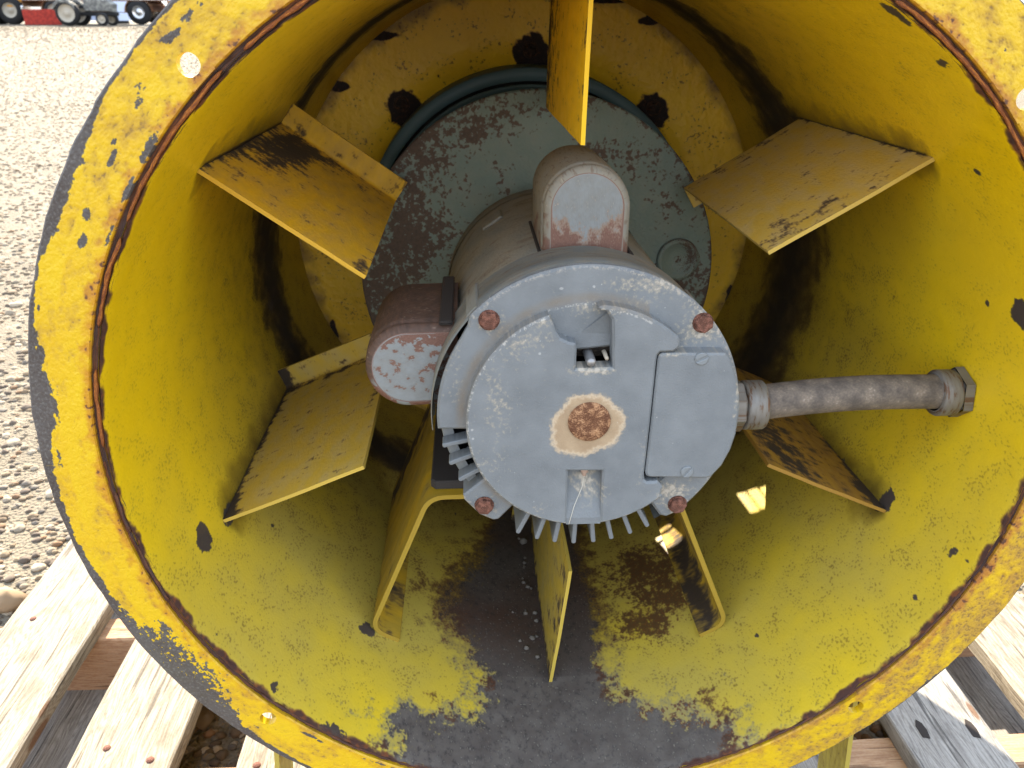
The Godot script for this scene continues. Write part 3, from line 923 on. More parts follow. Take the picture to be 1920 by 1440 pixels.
func pallet() -> void:
	var pale := wood_material(101, Color(0.57, 0.54, 0.485), Color(0.34, 0.30, 0.245), 0.85)
	var grey := wood_material(111, Color(0.58, 0.565, 0.54), Color(0.36, 0.34, 0.32), 0.8)  # greyer tone of the right boards is shade put into the colour
	var pink := wood_material(121, Color(0.68, 0.55, 0.42), Color(0.52, 0.37, 0.26), 0.7)
	var iron := rust_material(131, Color(0.30, 0.17, 0.12), Color(0.52, 0.32, 0.26))
	var p := thing("pallet", "weathered wooden pallet of pale and shade-greyed boards under the yellow fan", "pallet", Vector3(0, -0.42, -0.3))
	var q := Vector3(0, 0.42, 0.3)
	var hold := Node3D.new()
	var made: Array[MeshInstance3D] = []
	var s := 1
	for b in [[-0.66, -0.548, 0], [-0.49, -0.387, 0], [-0.32, -0.212, 0], [-0.15, -0.045, 0], [0.015, 0.12, 1], [0.187, 0.29, 1], [0.361, 0.4615, 1], [0.522, 0.632, 0]]:
		var o := board(p, "deck_board", pale if b[2] == 0 else grey, b[0], b[1], -0.44, -0.42, -0.86, 0.12, s)
		o.position = q
		made.append(o)
		s += 1
	for z in [[-0.147, -0.107], [-0.385, -0.345], [-0.66, -0.62], [-0.84, -0.8], [0.07, 0.11]]:
		var o := board(p, "stringer", pink, -0.672, 0.64, -0.522, -0.4405, z[0], z[1], s)
		o.position = q
		s += 1
	for b in [[-0.64, -0.545], [-0.535, -0.43], [-0.12, -0.02], [0.43, 0.52], [0.53, 0.63]]:
		var o := board(p, "bottom_board", grey, b[0], b[1], -0.541, -0.5225, -0.86, 0.11, s)
		o.position = q
		s += 1
	# nails in the boards over the front stringer, and two splintered nail holes
	var st := start()
	lathe(st, PackedVector2Array([Vector2(0.0001, 0.0008), Vector2(0.0035, 0.0006), Vector2(0.0042, -0.0006)]), 9, Transform3D(Basis(Vector3.RIGHT, -PI / 2), Vector3.ZERO))
	var first: MeshInstance3D = null
	for c in [[1, -0.4585, -0.157], [1, -0.409, -0.14], [0, -0.632, -0.13], [0, -0.573, -0.128], [1, -0.46, -0.365], [1, -0.412, -0.362], [0, -0.63, -0.363], [2, -0.3, -0.128], [2, -0.24, -0.13]]:
		var at := Vector3(c[1], -0.4192, c[2])
		if first == null:
			first = part("nail", st, iron, made[c[0]])
			first.position = at
		else:
			again(first, Transform3D(Basis(), at), made[c[0]])
	var dk := plain(Color(0.13, 0.10, 0.085), 0.9)
	for c in [[6, 0.388, -0.138], [6, 0.441, -0.136]]:
		st = start()
		extrude(st, PackedVector2Array([Vector2(-0.004, -0.011), Vector2(0.003, -0.013), Vector2(0.005, -0.002), Vector2(0.004, 0.007), Vector2(0.0, 0.012), Vector2(-0.004, 0.004)]), -0.0004, 0.0006, 0.0, Transform3D(Basis(Vector3.RIGHT, -PI / 2), Vector3(c[1], -0.4195, c[2])))
		part("nail_hole", st, dk, made[c[0]])
	hold.free()

# ---------------------------------------------------------------- the drum
func fold_uv(a: float, v: float) -> Vector2:     # a in -PI..PI
	var lower := a < 0.0
	return Vector2((a + PI) / PI if lower else a / PI, (0.002 + v * 0.496) if lower else (0.502 + v * 0.496))

func ring_sheet(st: SurfaceTool, profile: Callable, rows_n: int, segs: int) -> void:
	# two half turns, so that each keeps to its half of the folded texture
	for half in 2:
		var rows := []; var uvs := []
		for k in rows_n:
			var p := PackedVector3Array(); var u := PackedVector2Array()
			for i in segs + 1:
				var a := (-PI if half == 0 else 0.0) + PI * i / segs
				var q: Vector3 = profile.call(k, a)        # radius, z, v
				p.append(Vector3(cos(a) * q.x, sin(a) * q.x, q.y))
				var uv := fold_uv(clampf(a, -PI, -1e-5) if half == 0 else maxf(a, 0.0), q.z)
				if half == 1 and i == 0: uv.x = 0.0
				u.append(uv)
			rows.append(p); uvs.append(u)
		loft(st, rows, uvs)

func drum() -> void:
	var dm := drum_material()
	var fm := flange_material()
	var rusty := rust_material(141, Color(0.25, 0.18, 0.16), Color(0.44, 0.25, 0.13))
	var bead := rust_material(145, Color(0.44, 0.23, 0.09), Color(0.70, 0.43, 0.12))
	var n := FastNoiseLite.new()
	n.seed = 5
	n.frequency = 14.0
	# inner skin, with a little unevenness and a torn front lip, then the outside
	var zs := [0.0, 0.004, 0.012, 0.03, 0.06, 0.1, 0.14, 0.2, 0.28, 0.36, 0.42, 0.48, 0.54, 0.585, 0.605, 0.617]
	var st := start()
	ring_sheet(st, func(k: int, a: float) -> Vector3:
		var z: float = zs[k]
		var w := n.get_noise_3d(cos(a), sin(a), z * 2.0) * 0.0008
		var lip := 0.0
		if k < 2:
			lip = 0.0006 + 0.0035 * maxf(0.0, n.get_noise_3d(cos(a) * 3.0, sin(a) * 3.0, 5.0))
		var r := R + w - (0.005 * smoothstep(0.57, 0.617, z)) + (0.0006 if k == 0 else 0.0)
		return Vector3(r, -z - lip, z / DEPTH), zs.size(), 180)
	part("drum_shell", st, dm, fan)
	st = start()
	var side := sheet_material(150, YEL, Color(0.5, 0.42, 0.2), 0.35, [[0.5, 0.1, 0.4, 0.1, 0.4]])
	lathe(st, PackedVector2Array([Vector2(0.3125, -0.003), Vector2(0.3135, -0.02), Vector2(0.3135, -0.6175)]), 120)
	part("drum_outside", st, side, fan)
	# rusty joint between drum and flange
	st = start()
	ring_sheet(st, func(k: int, a: float) -> Vector3:
		var z: float = [-0.0035, -0.0045, -0.004, -0.003][k] + n.get_noise_3d(cos(a) * 4.0, sin(a) * 4.0, k * 0.3) * 0.002
		return Vector3([0.3101, 0.3120, 0.3145, 0.3172][k], z, fposmod(k * 0.3, 1.0)), 4, 240)
	var seam := part("rusty_seam", st, rusty, fan)
	seam.set_meta("label", "dark rusty joint between drum and flange")
	# broken weld beads lying in the joint
	for seg in [[98, 128], [131, 150], [152, 163], [168, 178], [184, 190], [192, 201], [22, 31], [36, 60], [-62, -46], [-40, -22], [-100, -84], [-140, -118]]:
		var path := PackedVector3Array(); var rad := PackedFloat32Array()
		var steps := maxi(4, int(absf(seg[1] - seg[0]) * 1.6))
		for i in steps + 1:
			var a := deg_to_rad(lerpf(seg[0], seg[1], float(i) / steps))
			var rr := 0.3131 + n.get_noise_2d(a * 0.6, 2.0) * 0.0014
			path.append(Vector3(cos(a) * rr, sin(a) * rr, -0.0028))
			rad.append((0.0013 + 0.0007 * n.get_noise_2d(a * 1.6, 8.0)) * (0.3 if i == 0 or i == steps else 1.0))
		st = start()
		tube(st, path, rad, 8)
		part("weld_bead", st, bead if seg[0] > 0 and seg[0] < 180 else rusty, fan)
	# flange: flat ring with four bolt holes
	st = start(-1)
	var holes := [132.8, 42.5, -46.8, -136.5]
	var ri := 0.3160; var rh := 0.3265; var hr := 0.0062; var half_span := 1.6
	var edge_r := func(a: float) -> float: return 0.3522 + n.get_noise_3d(cos(a) * 0.8, sin(a) * 0.8, 9.0) * 0.0012
	var pt := func(a: float, r: float, z: float) -> Vector3: return Vector3(cos(a) * r, sin(a) * r, z)
	var fuv := func(a: float, r: float) -> Vector2: return fold_uv(clampf(a, -PI, PI), clampf((r - 0.3160) / 0.0375, 0.0, 1.0))
	var stops := PackedFloat32Array()
	for i in 361:
		var dg := -180.0 + i
		var inside := false
		for hdeg in holes:
			if absf(dg - hdeg) < half_span + 0.05: inside = true
		if not inside: stops.append(dg)
	for hdeg in holes:
		stops.append(hdeg - half_span); stops.append(hdeg + half_span)
	stops.sort()
	for i in stops.size() - 1:
		var a0 := deg_to_rad(stops[i]); var a1 := deg_to_rad(stops[i + 1])
		if stops[i] < 0.0 and stops[i + 1] > -0.001: a1 = -1e-5
		var mid := (stops[i] + stops[i + 1]) / 2.0
		var hole := -999.0
		for hdeg in holes:
			if absf(mid - hdeg) < 0.2: hole = hdeg
		var o0: float = edge_r.call(a0); var o1: float = edge_r.call(a1)
		if hole < -900.0:
			var rs := [ri, ri + 0.0008, 0.3265, 0.336, 0.345]
			for k in rs.size():
				var i0: float = rs[k]; var z0 := -0.0012 if k == 0 else 0.0
				var e0: float = rs[k + 1] if k < rs.size() - 1 else o0 - 0.001
				var e1: float = rs[k + 1] if k < rs.size() - 1 else o1 - 0.001
				quad(st, pt.call(a0, i0, z0), pt.call(a0, e0, 0.0), pt.call(a1, e1, 0.0), pt.call(a1, i0, z0), fuv.call(a0, i0), fuv.call(a0, e0), fuv.call(a1, e1), fuv.call(a1, i0))
		else:
			var hc := deg_to_rad(hole)
			var c2 := Vector2(0, rh)      # in (arc length, radius)
			var hx := deg_to_rad(half_span) * rh
			var turns := PackedFloat32Array()
			for k in 40: turns.append(TAU * k / 40)
			for cy in [o0 - 0.001 - rh, ri - rh]:
				for cx in [-hx, hx]: turns.append(fposmod(Vector2(cx, cy).angle(), TAU))
			turns.sort()
			turns.append(turns[0] + TAU)
			for k in turns.size() - 1:
				var ring0 := []; var ring1 := []
				for e in 2:
					var ang := turns[k + e]
					var dir := Vector2(cos(ang), sin(ang))
					var t := 1e9
					if absf(dir.x) > 1e-6: t = minf(t, hx / absf(dir.x))
					if dir.y > 1e-6: t = minf(t, (o0 - 0.001 - rh) / dir.y)
					if dir.y < -1e-6: t = minf(t, (ri - rh) / dir.y)
					ring0.append(c2 + dir * hr); ring1.append(c2 + dir * t)
				var f := func(v: Vector2, z: float) -> Vector3: return pt.call(hc + v.x / rh, v.y, z)
				var g := func(v: Vector2) -> Vector2: return fuv.call(hc + v.x / rh, v.y)
				quad(st, f.call(ring0[0], 0.0), f.call(ring1[0], 0.0), f.call(ring1[1], 0.0), f.call(ring0[1], 0.0), g.call(ring0[0]), g.call(ring1[0]), g.call(ring1[1]), g.call(ring0[1]))
				quad(st, f.call(ring0[0], -0.006), f.call(ring0[0], 0.0), f.call(ring0[1], 0.0), f.call(ring0[1], -0.006), g.call(ring0[0]), g.call(ring0[0]), g.call(ring0[1]), g.call(ring0[1]))
				quad(st, f.call(ring1[0], -0.006), f.call(ring0[0], -0.006), f.call(ring0[1], -0.006), f.call(ring1[1], -0.006), g.call(ring1[0]), g.call(ring0[0]), g.call(ring0[1]), g.call(ring1[1]))
		# outer edge, back and inner edge
		quad(st, pt.call(a0, o0 - 0.001, 0.0), pt.call(a0, o0, -0.001), pt.call(a1, o1, -0.001), pt.call(a1, o1 - 0.001, 0.0), fuv.call(a0, 0.352), fuv.call(a0, 0.3527), fuv.call(a1, 0.3527), fuv.call(a1, 0.352))
		quad(st, pt.call(a0, o0, -0.001), pt.call(a0, o0, -0.006), pt.call(a1, o1, -0.006), pt.call(a1, o1, -0.001), fuv.call(a0, 0.350), fuv.call(a0, 0.346), fuv.call(a1, 0.346), fuv.call(a1, 0.350))
		if hole < -900.0:
			quad(st, pt.call(a0, o0, -0.006), pt.call(a0, ri, -0.006), pt.call(a1, ri, -0.006), pt.call(a1, o1, -0.006), fuv.call(a0, 0.35), fuv.call(a0, ri), fuv.call(a1, ri), fuv.call(a1, 0.35))
		var lipz := -0.0012 if hole < -900.0 else 0.0
		quad(st, pt.call(a0, ri, -0.006), pt.call(a0, ri, lipz), pt.call(a1, ri, lipz), pt.call(a1, ri, -0.006), fuv.call(a0, ri), fuv.call(a0, ri), fuv.call(a1, ri), fuv.call(a1, ri))
	var fl := part("flange", st, fm, fan)
	fl.set_meta("label", "chipped yellow flange with four bolt holes")
	# back plate with the inlet in its middle
	var pm := plate_material()
	st = start()
	lathe(st, PackedVector2Array([Vector2(0.3137, -0.6166), Vector2(0.304, -0.6167), Vector2(0.298, -0.6172), Vector2(0.25, -0.6174), Vector2(0.2035, -0.6174), Vector2(0.2035, -0.64)]), 120, Transform3D(), 0.64)
	part("back_plate", st, pm, fan)
	# heads of the bolts in the rust patches
	var bolt: MeshInstance3D = null
	var bm := rust_material(161, Color(0.12, 0.09, 0.085), Color(0.36, 0.23, 0.15))
	for j in 8:
		var a := deg_to_rad(-1.0 + j * 45.0)
		var at := Vector3(cos(a) * 0.228, sin(a) * 0.228, -0.617)
		if bolt == null:
			st = start()
			extrude(st, circle2(0.0075, 6), -0.001, 0.006, 0.001)
			lathe(st, PackedVector2Array([Vector2(0.0105, -0.0005), Vector2(0.0103, 0.0014), Vector2(0.004, 0.0016)]), 16)
			bolt = part("plate_bolt", st, bm, fan)
			bolt.position = at
		else:
			again(bolt, Transform3D(Basis(Vector3.BACK, a * 1.7), at), fan)
	# feet between the drum and the pallet
	var foot_m := sheet_material(170, Color(0.72, 0.66, 0.25), Color(0.5, 0.42, 0.22), 0.3, [[0.2, 0.8, 0.3, 0.3, 0.5]])
	for x in [-0.262, 0.262]:
		for z in [-0.035, -0.5]:
			st = start()
			var sx := signf(x)
			ribbon(st, rounded(PackedVector3Array([Vector3(x - sx * 0.02, -0.236, z), Vector3(x - sx * 0.006, -0.4175, z), Vector3(x + sx * 0.045, -0.4175, z)]), 0.006), Vector3(0, 0, -0.05), 0.004, 4)
			part("foot_bracket", st, foot_m, fan)

func vanes() -> void:
	var kinds := [
		sheet_material(201, Color(0.86, 0.67, 0.05), Color(0.69, 0.555, 0.27), 0.5, [[0.60, 0.86, 0.3, 0.10, 0.75], [0.74, 0.72, 0.15, 0.14, 0.7], [0.84, 0.5, 0.06, 0.35, 0.45], [0.3, 0.97, 0.3, 0.05, 0.4], [0.05, 0.04, 0.12, 0.06, 0.45], [0.5, 0.72, 0.2, 0.1, 0.4], [0.5, 1.0, 0.5, 0.02, 0.6]]),
		sheet_material(211, Color(0.78, 0.62, 0.09), Color(0.72, 0.63, 0.40), 0.72, [[0.88, 0.5, 0.08, 0.5, 0.3], [0.5, 1.0, 0.6, 0.03, 0.6], [0.08, 0.15, 0.1, 0.3, 0.28], [0.05, 0.6, 0.05, 0.5, 0.22]]),
		sheet_material(221, Color(0.80, 0.65, 0.10), Color(0.72, 0.635, 0.38), 0.70, [[0.4, 1.0, 0.6, 0.05, 0.8], [0.0, 0.97, 0.12, 0.10, 0.9], [0.88, 0.55, 0.03, 0.5, 0.62], [0.5, 0.06, 0.12, 0.04, 0.3]]),
		sheet_material(231, Color(0.76, 0.63, 0.10), Color(0.64, 0.57, 0.31), 0.68, [[0.5, 1.0, 0.6, 0.08, 0.5], [0.9, 0.5, 0.2, 0.6, 0.6]]),
		sheet_material(241, Color(0.70, 0.54, 0.08), Color(0.52, 0.39, 0.20), 0.62, [[0.05, 0.96, 0.12, 0.1, 1.2], [0.2, 0.25, 0.25, 0.25, 0.55], [0.25, 0.98, 0.4, 0.05, 0.7], [0.6, 0.5, 0.5, 0.5, 0.2]]),
		sheet_material(251, Color(0.95, 0.77, 0.04), Color(0.83, 0.68, 0.2), 0.25, [[0.75, 0.5, 0.2, 0.6, 0.32], [0.9, 0.5, 0.1, 0.6, 0.4]])]
	var spec := [[-0.2617, 0.1662, -0.153, 0.0883, -0.388], [0.2594, 0.1700, 0.1469, 0.1025, -0.372], [-0.2858, -0.1201, -0.1659, -0.0724, -0.380], [-0.0078, -0.3099, 0.0071, -0.1826, -0.385], [0.2813, -0.1303, 0.1706, -0.0800, -0.385], [0.0078, 0.3099, 0.0044, 0.1815, -0.388]]
	for i in 6:
		var s: Array = spec[i]
		var pw := Vector2(s[0], s[1]); var pi := Vector2(s[2], s[3])
		var u := (pw - pi).normalized()
		var t := Vector2(u.y, -u.x)
		pw += u * 0.0012
		var z1: float = s[4]
		var line := PackedVector3Array()
		for k in 9:
			line.append(Vector3(pi.x, pi.y, lerpf(-0.113, z1 + 0.009, k / 8.0)))
		for k in 6:
			var a := PI / 2 * k / 5.0
			line.append(Vector3(pi.x + t.x * 0.006 * (1.0 - cos(a)), pi.y + t.y * 0.006 * (1.0 - cos(a)), z1 + 0.006 - 0.006 * sin(a)))
		line.append(Vector3(pi.x + t.x * 0.024, pi.y + t.y * 0.024, z1))
		var st := start()
		ribbon(st, line, Vector3(pw.x - pi.x, pw.y - pi.y, 0), 0.0031, 8, 0.0012, i + 3)
		part("vane", st, kinds[i], fan)

func wheel() -> void:
	var m := wheel_material()
	var teal := plain(Color(0.27, 0.36, 0.36), 0.6)
	var st := start()
	# the disc in front, then its rolled rim
	st.set_smooth_group(-1)
	lathe(st, PackedVector2Array([Vector2(0.03, -0.41), Vector2(0.12, -0.41), Vector2(0.1955, -0.41), Vector2(0.197, -0.4115), Vector2(0.197, -0.4155), Vector2(0.04, -0.4155)]), 120, Transform3D(), 0.42)
	var w := part("fan_wheel", st, m, fan)
	# blades between disc and shroud, leaning back
	var first: MeshInstance3D = null
	for j in 8:
		var a := deg_to_rad(-43.0 + j * 45.0)
		if first == null:
			st = start()
			ribbon(st, PackedVector3Array([Vector3(0.135, 0.03, -0.4165), Vector3(0.155, 0.012, -0.4165), Vector3(0.174, 0.0, -0.4165), Vector3(0.188, -0.008, -0.4165)]), Vector3(0, 0, -0.125), 0.003, 4)
			first = part("blade", st, teal, w)
			first.rotation.z = a
		else:
			again(first, Transform3D(Basis(Vector3.BACK, a), Vector3.ZERO), w)
	st = start()
	lathe(st, PackedVector2Array([Vector2(0.174, -0.552), Vector2(0.18, -0.548), Vector2(0.190, -0.5425), Vector2(0.1925, -0.5425), Vector2(0.1925, -0.546), Vector2(0.176, -0.556)]), 96)
	part("shroud", st, teal, w)
	# raised boss with a hole on the right of the disc
	st = start()
	lathe(st, PackedVector2Array([Vector2(0.024, -0.4098), Vector2(0.0235, -0.4055), Vector2(0.019, -0.405), Vector2(0.0165, -0.4085), Vector2(0.004, -0.4088)]), 32, Transform3D(Basis(), Vector3(0.157, 0.016, 0.0)))
	part("boss", st, m, w)
	# inlet ring standing off the back plate
	st = start()
	lathe(st, PackedVector2Array([Vector2(0.2115, -0.6175), Vector2(0.2105, -0.59), Vector2(0.2105, -0.552), Vector2(0.2095, -0.5505), Vector2(0.1965, -0.5495), Vector2(0.1955, -0.551), Vector2(0.1955, -0.617)]), 120)
	part("inlet_ring", st, plain(Color(0.30, 0.40, 0.42), 0.55), fan)
	# added unseen plate behind the inlet, slots shaped to pass two sun spots
	var disc := CSGCylinder3D.new()
	disc.name = "added_slot_plate"
	disc.radius = 0.2036
	disc.height = 0.002
	disc.sides = 64
	disc.transform = Transform3D(Basis(Vector3.RIGHT, PI / 2), Vector3(0, 0, -0.63))
	disc.material = plain(Color(0.20, 0.20, 0.19), 0.7)
	var back := Transform3D(Basis(Vector3.RIGHT, PI / 2), Vector3(0, 0, -0.63)).affine_inverse()
	var shift := 0.013 / 1.37
	for sl in [[0.0, 0.3, 0.0, 1.0], [0.35, 0.68, 0.0, 0.95], [0.73, 0.97, 0.05, 0.75]]:
		var a := Vector2(0.1198, -0.0084) + Vector2(-0.41, 0.91) * shift; var e1 := Vector2(0.0162, 0.040); var e2 := Vector2(-0.0107, 0.031)
		slot(disc, back, [a + e1 * sl[0] + e2 * sl[2], a + e1 * sl[1] + e2 * sl[2], a + e1 * sl[1] + e2 * sl[3], a + e1 * sl[0] + e2 * sl[3]])
	for sl in [[0.0, 1.0, 0.0, 0.2], [0.05, 1.0, 0.28, 1.0]]:
		var a := Vector2(0.034, -0.070) + Vector2(-0.41, 0.91) * shift; var e1 := Vector2(0.020, 0.008); var e2 := Vector2(-0.004, 0.030)
		slot(disc, back, [a + e1 * sl[0] + e2 * sl[2], a + e1 * sl[1] + e2 * sl[2], a + e1 * sl[1] + e2 * sl[3], a + e1 * sl[0] + e2 * sl[3]])
	fan.add_child(disc)

func slot(parent: Node, back: Transform3D, pts: Array) -> void:
	var p := CSGPolygon3D.new()
	p.name = "slot_cut"
	p.polygon = PackedVector2Array(pts)
	p.depth = 0.02
	p.operation = CSGShape3D.OPERATION_SUBTRACTION
	p.transform = back * Transform3D(Basis(), Vector3(0, 0, -0.62))
	parent.add_child(p, true)

func mount() -> void:
	var m := sheet_material(261, Color(0.80, 0.63, 0.05), Color(0.52, 0.45, 0.2), 0.6, [[0.2, 0.9, 0.2, 0.12, 0.8], [0.8, 0.95, 0.2, 0.1, 0.7], [0.03, 0.2, 0.02, 0.3, 0.45], [0.97, 0.3, 0.03, 0.5, 0.8], [0.86, 0.3, 0.04, 0.3, 0.6]])
	var st := start()
	var line := PackedVector3Array([Vector3(-0.150, -0.2692, -0.13), Vector3(-0.1745, -0.2545, -0.13), Vector3(-0.1155, -0.1135, -0.13), Vector3(0.0985, -0.1135, -0.13), Vector3(0.1605, -0.2625, -0.13), Vector3(0.136, -0.2762, -0.13)])
	ribbon(st, rounded(line, 0.014), Vector3(0, 0, -0.23), 0.0042, 8)
	part("motor_mount", st, m, fan)
	# a few pale pebbles that lie in the drum beside the lowest vane
	var mm := plain(Color(0.42, 0.40, 0.37), 0.9)
	st = start()
	var n := 0
	for k in 20:
		var z := rng.randf_range(-0.36, -0.14)
		var a := deg_to_rad(-92.6 - absf(rng.randfn(0, 2.6)))
		var s := rng.randf_range(0.0012, 0.0028) * (1.7 if k < 2 else 1.0)
		st.append_from(stone_mesh(n % 5, mm), 0, Transform3D(Basis(Vector3.UP, rng.randf() * 6.0).scaled(Vector3(s, s * 0.7, s)), Vector3(cos(a) * (R - s * 0.5), sin(a) * (R - s * 0.5), z)))
		n += 1
	var o := MeshInstance3D.new()
	o.name = numbered("pebbles")
	o.mesh = st.commit()
	o.mesh.surface_set_material(0, mm)
	o.set_meta("kind", "stuff")
	o.set_meta("label", "small pale pebbles lying in the drum beside its lowest vane")
	o.set_meta("category", "pebbles")
	add_child(o)

# ---------------------------------------------------------------- the motor
func arc2(c: Vector2, r: float, from: float, to: float, steps: int) -> PackedVector2Array:
	var p := PackedVector2Array()
	for i in steps + 1:
		p.append(c + Vector2.from_angle(deg_to_rad(lerpf(from, to, float(i) / steps))) * r)
	return p

func motor() -> void:
	var face := motor_face_material()
	var body := motor_body_material()
	var rusty := rust_material(171, Color(0.34, 0.21, 0.16), Color(0.50, 0.33, 0.27))
	var black := plain(Color(0.03, 0.03, 0.035), 0.8)
	var c := Vector2(0.0045, 0.0005)
	var axis := Transform3D(Basis(), Vector3(c.x, c.y, 0))
	# barrel
	var st := start()
	lathe(st, PackedVector2Array([Vector2(0.1035, -0.11), Vector2(0.1042, -0.13), Vector2(0.1042, -0.34), Vector2(0.1040, -0.345)]), 96, axis)
	st.set_smooth_group(2)
	lathe(st, PackedVector2Array([Vector2(0.1048, -0.343), Vector2(0.1048, -0.366), Vector2(0.102, -0.372), Vector2(0.05, -0.38), Vector2(0.02, -0.41)]), 96, axis)
	var mo := part("motor", st, body, fan)
	mo.set_meta("label", "dusty grey electric motor with two humped capacitor covers")
	# end shield: band round the casting and its flat front, open below where the cooling slots are
	st = start()
	var outline := PackedVector2Array()
	for i in 121:
		var dg := lerpf(184.3, -47.0, i / 120.0)
		var r := keyed([[-47, 0.1125], [136, 0.1122], [137.5, 0.1110], [139.5, 0.1082], [146, 0.1066], [165, 0.1062], [185, 0.1062]], dg)
		outline.append(c + Vector2.from_angle(deg_to_rad(dg)) * r)
	var lower := PackedVector2Array([Vector2(0.0866, -0.0741), Vector2(0.0800, -0.0835), Vector2(0.0712, -0.088), Vector2(0.0660, -0.0865), Vector2(0.052, -0.066)])
	outline.append_array(lower)
	outline.append_array(arc2(c, 0.080, -55, 66, 20))
	outline.append_array([Vector2(0.022, 0.054), Vector2(-0.006, 0.0515)])
	outline.append_array(arc2(c, 0.080, 118, 175, 12))
	outline.append(Vector2(-0.0795, -0.0083))
	# hollow outline: down the outside, back along the inside
	extrude(st, outline, -0.058, -0.052, 0.0018)
	var shield := part("end_shield", st, face, mo)
	# brown band behind the front, a touch smaller
	st = start()
	lathe(st, PackedVector2Array([Vector2(0.1100, -0.0575), Vector2(0.1108, -0.059), Vector2(0.1108, -0.082), Vector2(0.1096, -0.0835), Vector2(0.1098, -0.112), Vector2(0.108, -0.118), Vector2(0.103, -0.1195)]), 96, axis, 0.0, deg_to_rad(-58), deg_to_rad(186))
	part("end_band", st, body, mo)
	# joint lugs on the band
	for lug in [[136.0, 0.012], [38.0, 0.014]]:
		st = start()
		var a := deg_to_rad(lug[0])
		bar(st, Transform3D(Basis(Vector3.BACK, a), Vector3(c.x + cos(a) * 0.1095, c.y + sin(a) * 0.1095, -0.09)), Vector3(0.004, lug[1], 0.055), 0.001)
		part("lug", st, body, mo)
	# lower left bolt ear
	st = start()
	extrude(st, PackedVector2Array([Vector2(-0.0845, -0.0635), Vector2(-0.0838, -0.068), Vector2(-0.0722, -0.0815), Vector2(-0.0620, -0.0868), Vector2(-0.0581, -0.086), Vector2(-0.044, -0.0705), Vector2(-0.066, -0.048)]), -0.1, -0.0525, 0.0015)
	part("bolt_ear", st, face, mo)
	# back wall seen between the ribs, and the dark inside
	st = start()
	lathe(st, PackedVector2Array([Vector2(0.0965, -0.0665), Vector2(0.1040, -0.0665), Vector2(0.1050, -0.068), Vector2(0.1050, -0.12)]), 24, axis, 0.25, deg_to_rad(182), deg_to_rad(222))
	part("slot_ring", st, face, mo)
	st = start()
	lathe(st, PackedVector2Array([Vector2(0.02, -0.106), Vector2(0.1035, -0.107)]), 60, axis)
	part("motor_inside", st, black, mo)
	# cooling ribs
	for dg in [-167.7, -159.2, -150.6, -115.6, -107.4, -100.0, -92.2, -84.2, -76.8, -68.9, -61.5]:
		var a := deg_to_rad(dg)
		var r1 := 0.1055 if dg < -140 else 0.1115
		st = start()
		var x := Transform3D(Basis(Vector3.BACK, a), Vector3(c.x, c.y, 0))
		extrude(st, PackedVector2Array([Vector2(0.080, -0.0017), Vector2(r1 - 0.001, -0.0017), Vector2(r1, -0.0009), Vector2(r1, 0.0009), Vector2(r1 - 0.001, 0.0017), Vector2(0.080, 0.0017)]), -0.066 if dg < -140 else -0.1075, -0.0535, 0.0006, x)
		part("cooling_rib", st, face, mo)
	# raised cover disc with the scoop and pocket at the top, the notch at the bottom and a straight side at the right
	st = start()
	var rc := Vector2(0.0048, 0.0010)
	var o := PackedVector2Array()
	o.append_array([Vector2(0.0662, 0.0612), Vector2(0.0662, 0.0575), Vector2(0.062, 0.0539), Vector2(0.0530, 0.0537)])
	o.append_array([Vector2(0.0514, 0.0517), Vector2(0.0509, 0.0480), Vector2(0.0498, 0.0), Vector2(0.0484, -0.041), Vector2(0.0486, -0.0470), Vector2(0.0510, -0.0490), Vector2(0.0590, -0.0485), Vector2(0.0630, -0.0540), Vector2(0.0622, -0.0600)])
	var end := o.size()
	o.append_array(arc2(rc, 0.0858, -47, -81.5, 14))
	o.append_array([Vector2(0.0177, -0.0772), Vector2(0.0175, -0.0387), Vector2(-0.0079, -0.0379), Vector2(-0.0075, -0.0772)])
	o.append_array(arc2(rc, 0.0858, -98.5, -250.5, 64))
	o.append_array([Vector2(-0.0228, 0.0790), Vector2(-0.0207, 0.0752), Vector2(-0.0190, 0.0700), Vector2(-0.0160, 0.0655), Vector2(-0.0105, 0.0625), Vector2(-0.0052, 0.0612), Vector2(-0.0045, 0.0560), Vector2(-0.0047, 0.0428), Vector2(0.0208, 0.0431), Vector2(0.0196, 0.0640), Vector2(0.0186, 0.0780), Vector2(0.0150, 0.0835), Vector2(0.0105, 0.0845), Vector2(0.0092, 0.0868)])
	o.append_array(arc2(rc, 0.0875, 85, 46.5, 20))
	extrude(st, o, -0.0535, -0.04, 0.0016)
	part("cover_disc", st, face, mo)
	# scoop floor: slopes from the ring down into the pocket
	st = start(-1)
	quad(st, Vector3(0.0005, 0.066, -0.0518), Vector3(0.0195, 0.082, -0.0490), Vector3(0.0215, 0.0545, -0.0535), Vector3(-0.006, 0.0545, -0.0545), Vector2(0.47, 0.24), Vector2(0.58, 0.16), Vector2(0.58, 0.29), Vector2(0.48, 0.29))
	part("scoop_floor", st, face, mo)
	st = start(-1)
	quad(st, Vector3(-0.0056, 0.0546, -0.0540), Vector3(0.0214, 0.0546, -0.0532), Vector3(0.0214, 0.0425, -0.0640), Vector3(-0.0056, 0.0425, -0.0640))
	part("pocket_floor", st, rust_material(175, Color(0.10, 0.085, 0.08), Color(0.30, 0.26, 0.22), 128), mo)
	# pin and rivet in the pocket
	var steel := plain(Color(0.55, 0.55, 0.55), 0.35, 0.6)
	st = start()
	lathe(st, PackedVector2Array([Vector2(0.0034, -0.064), Vector2(0.0034, -0.0405), Vector2(0.0028, -0.0385), Vector2(0.001, -0.0378), Vector2(0.0001, -0.0377)]), 20, Transform3D(Basis(), Vector3(0.0056, 0.0478, 0)))
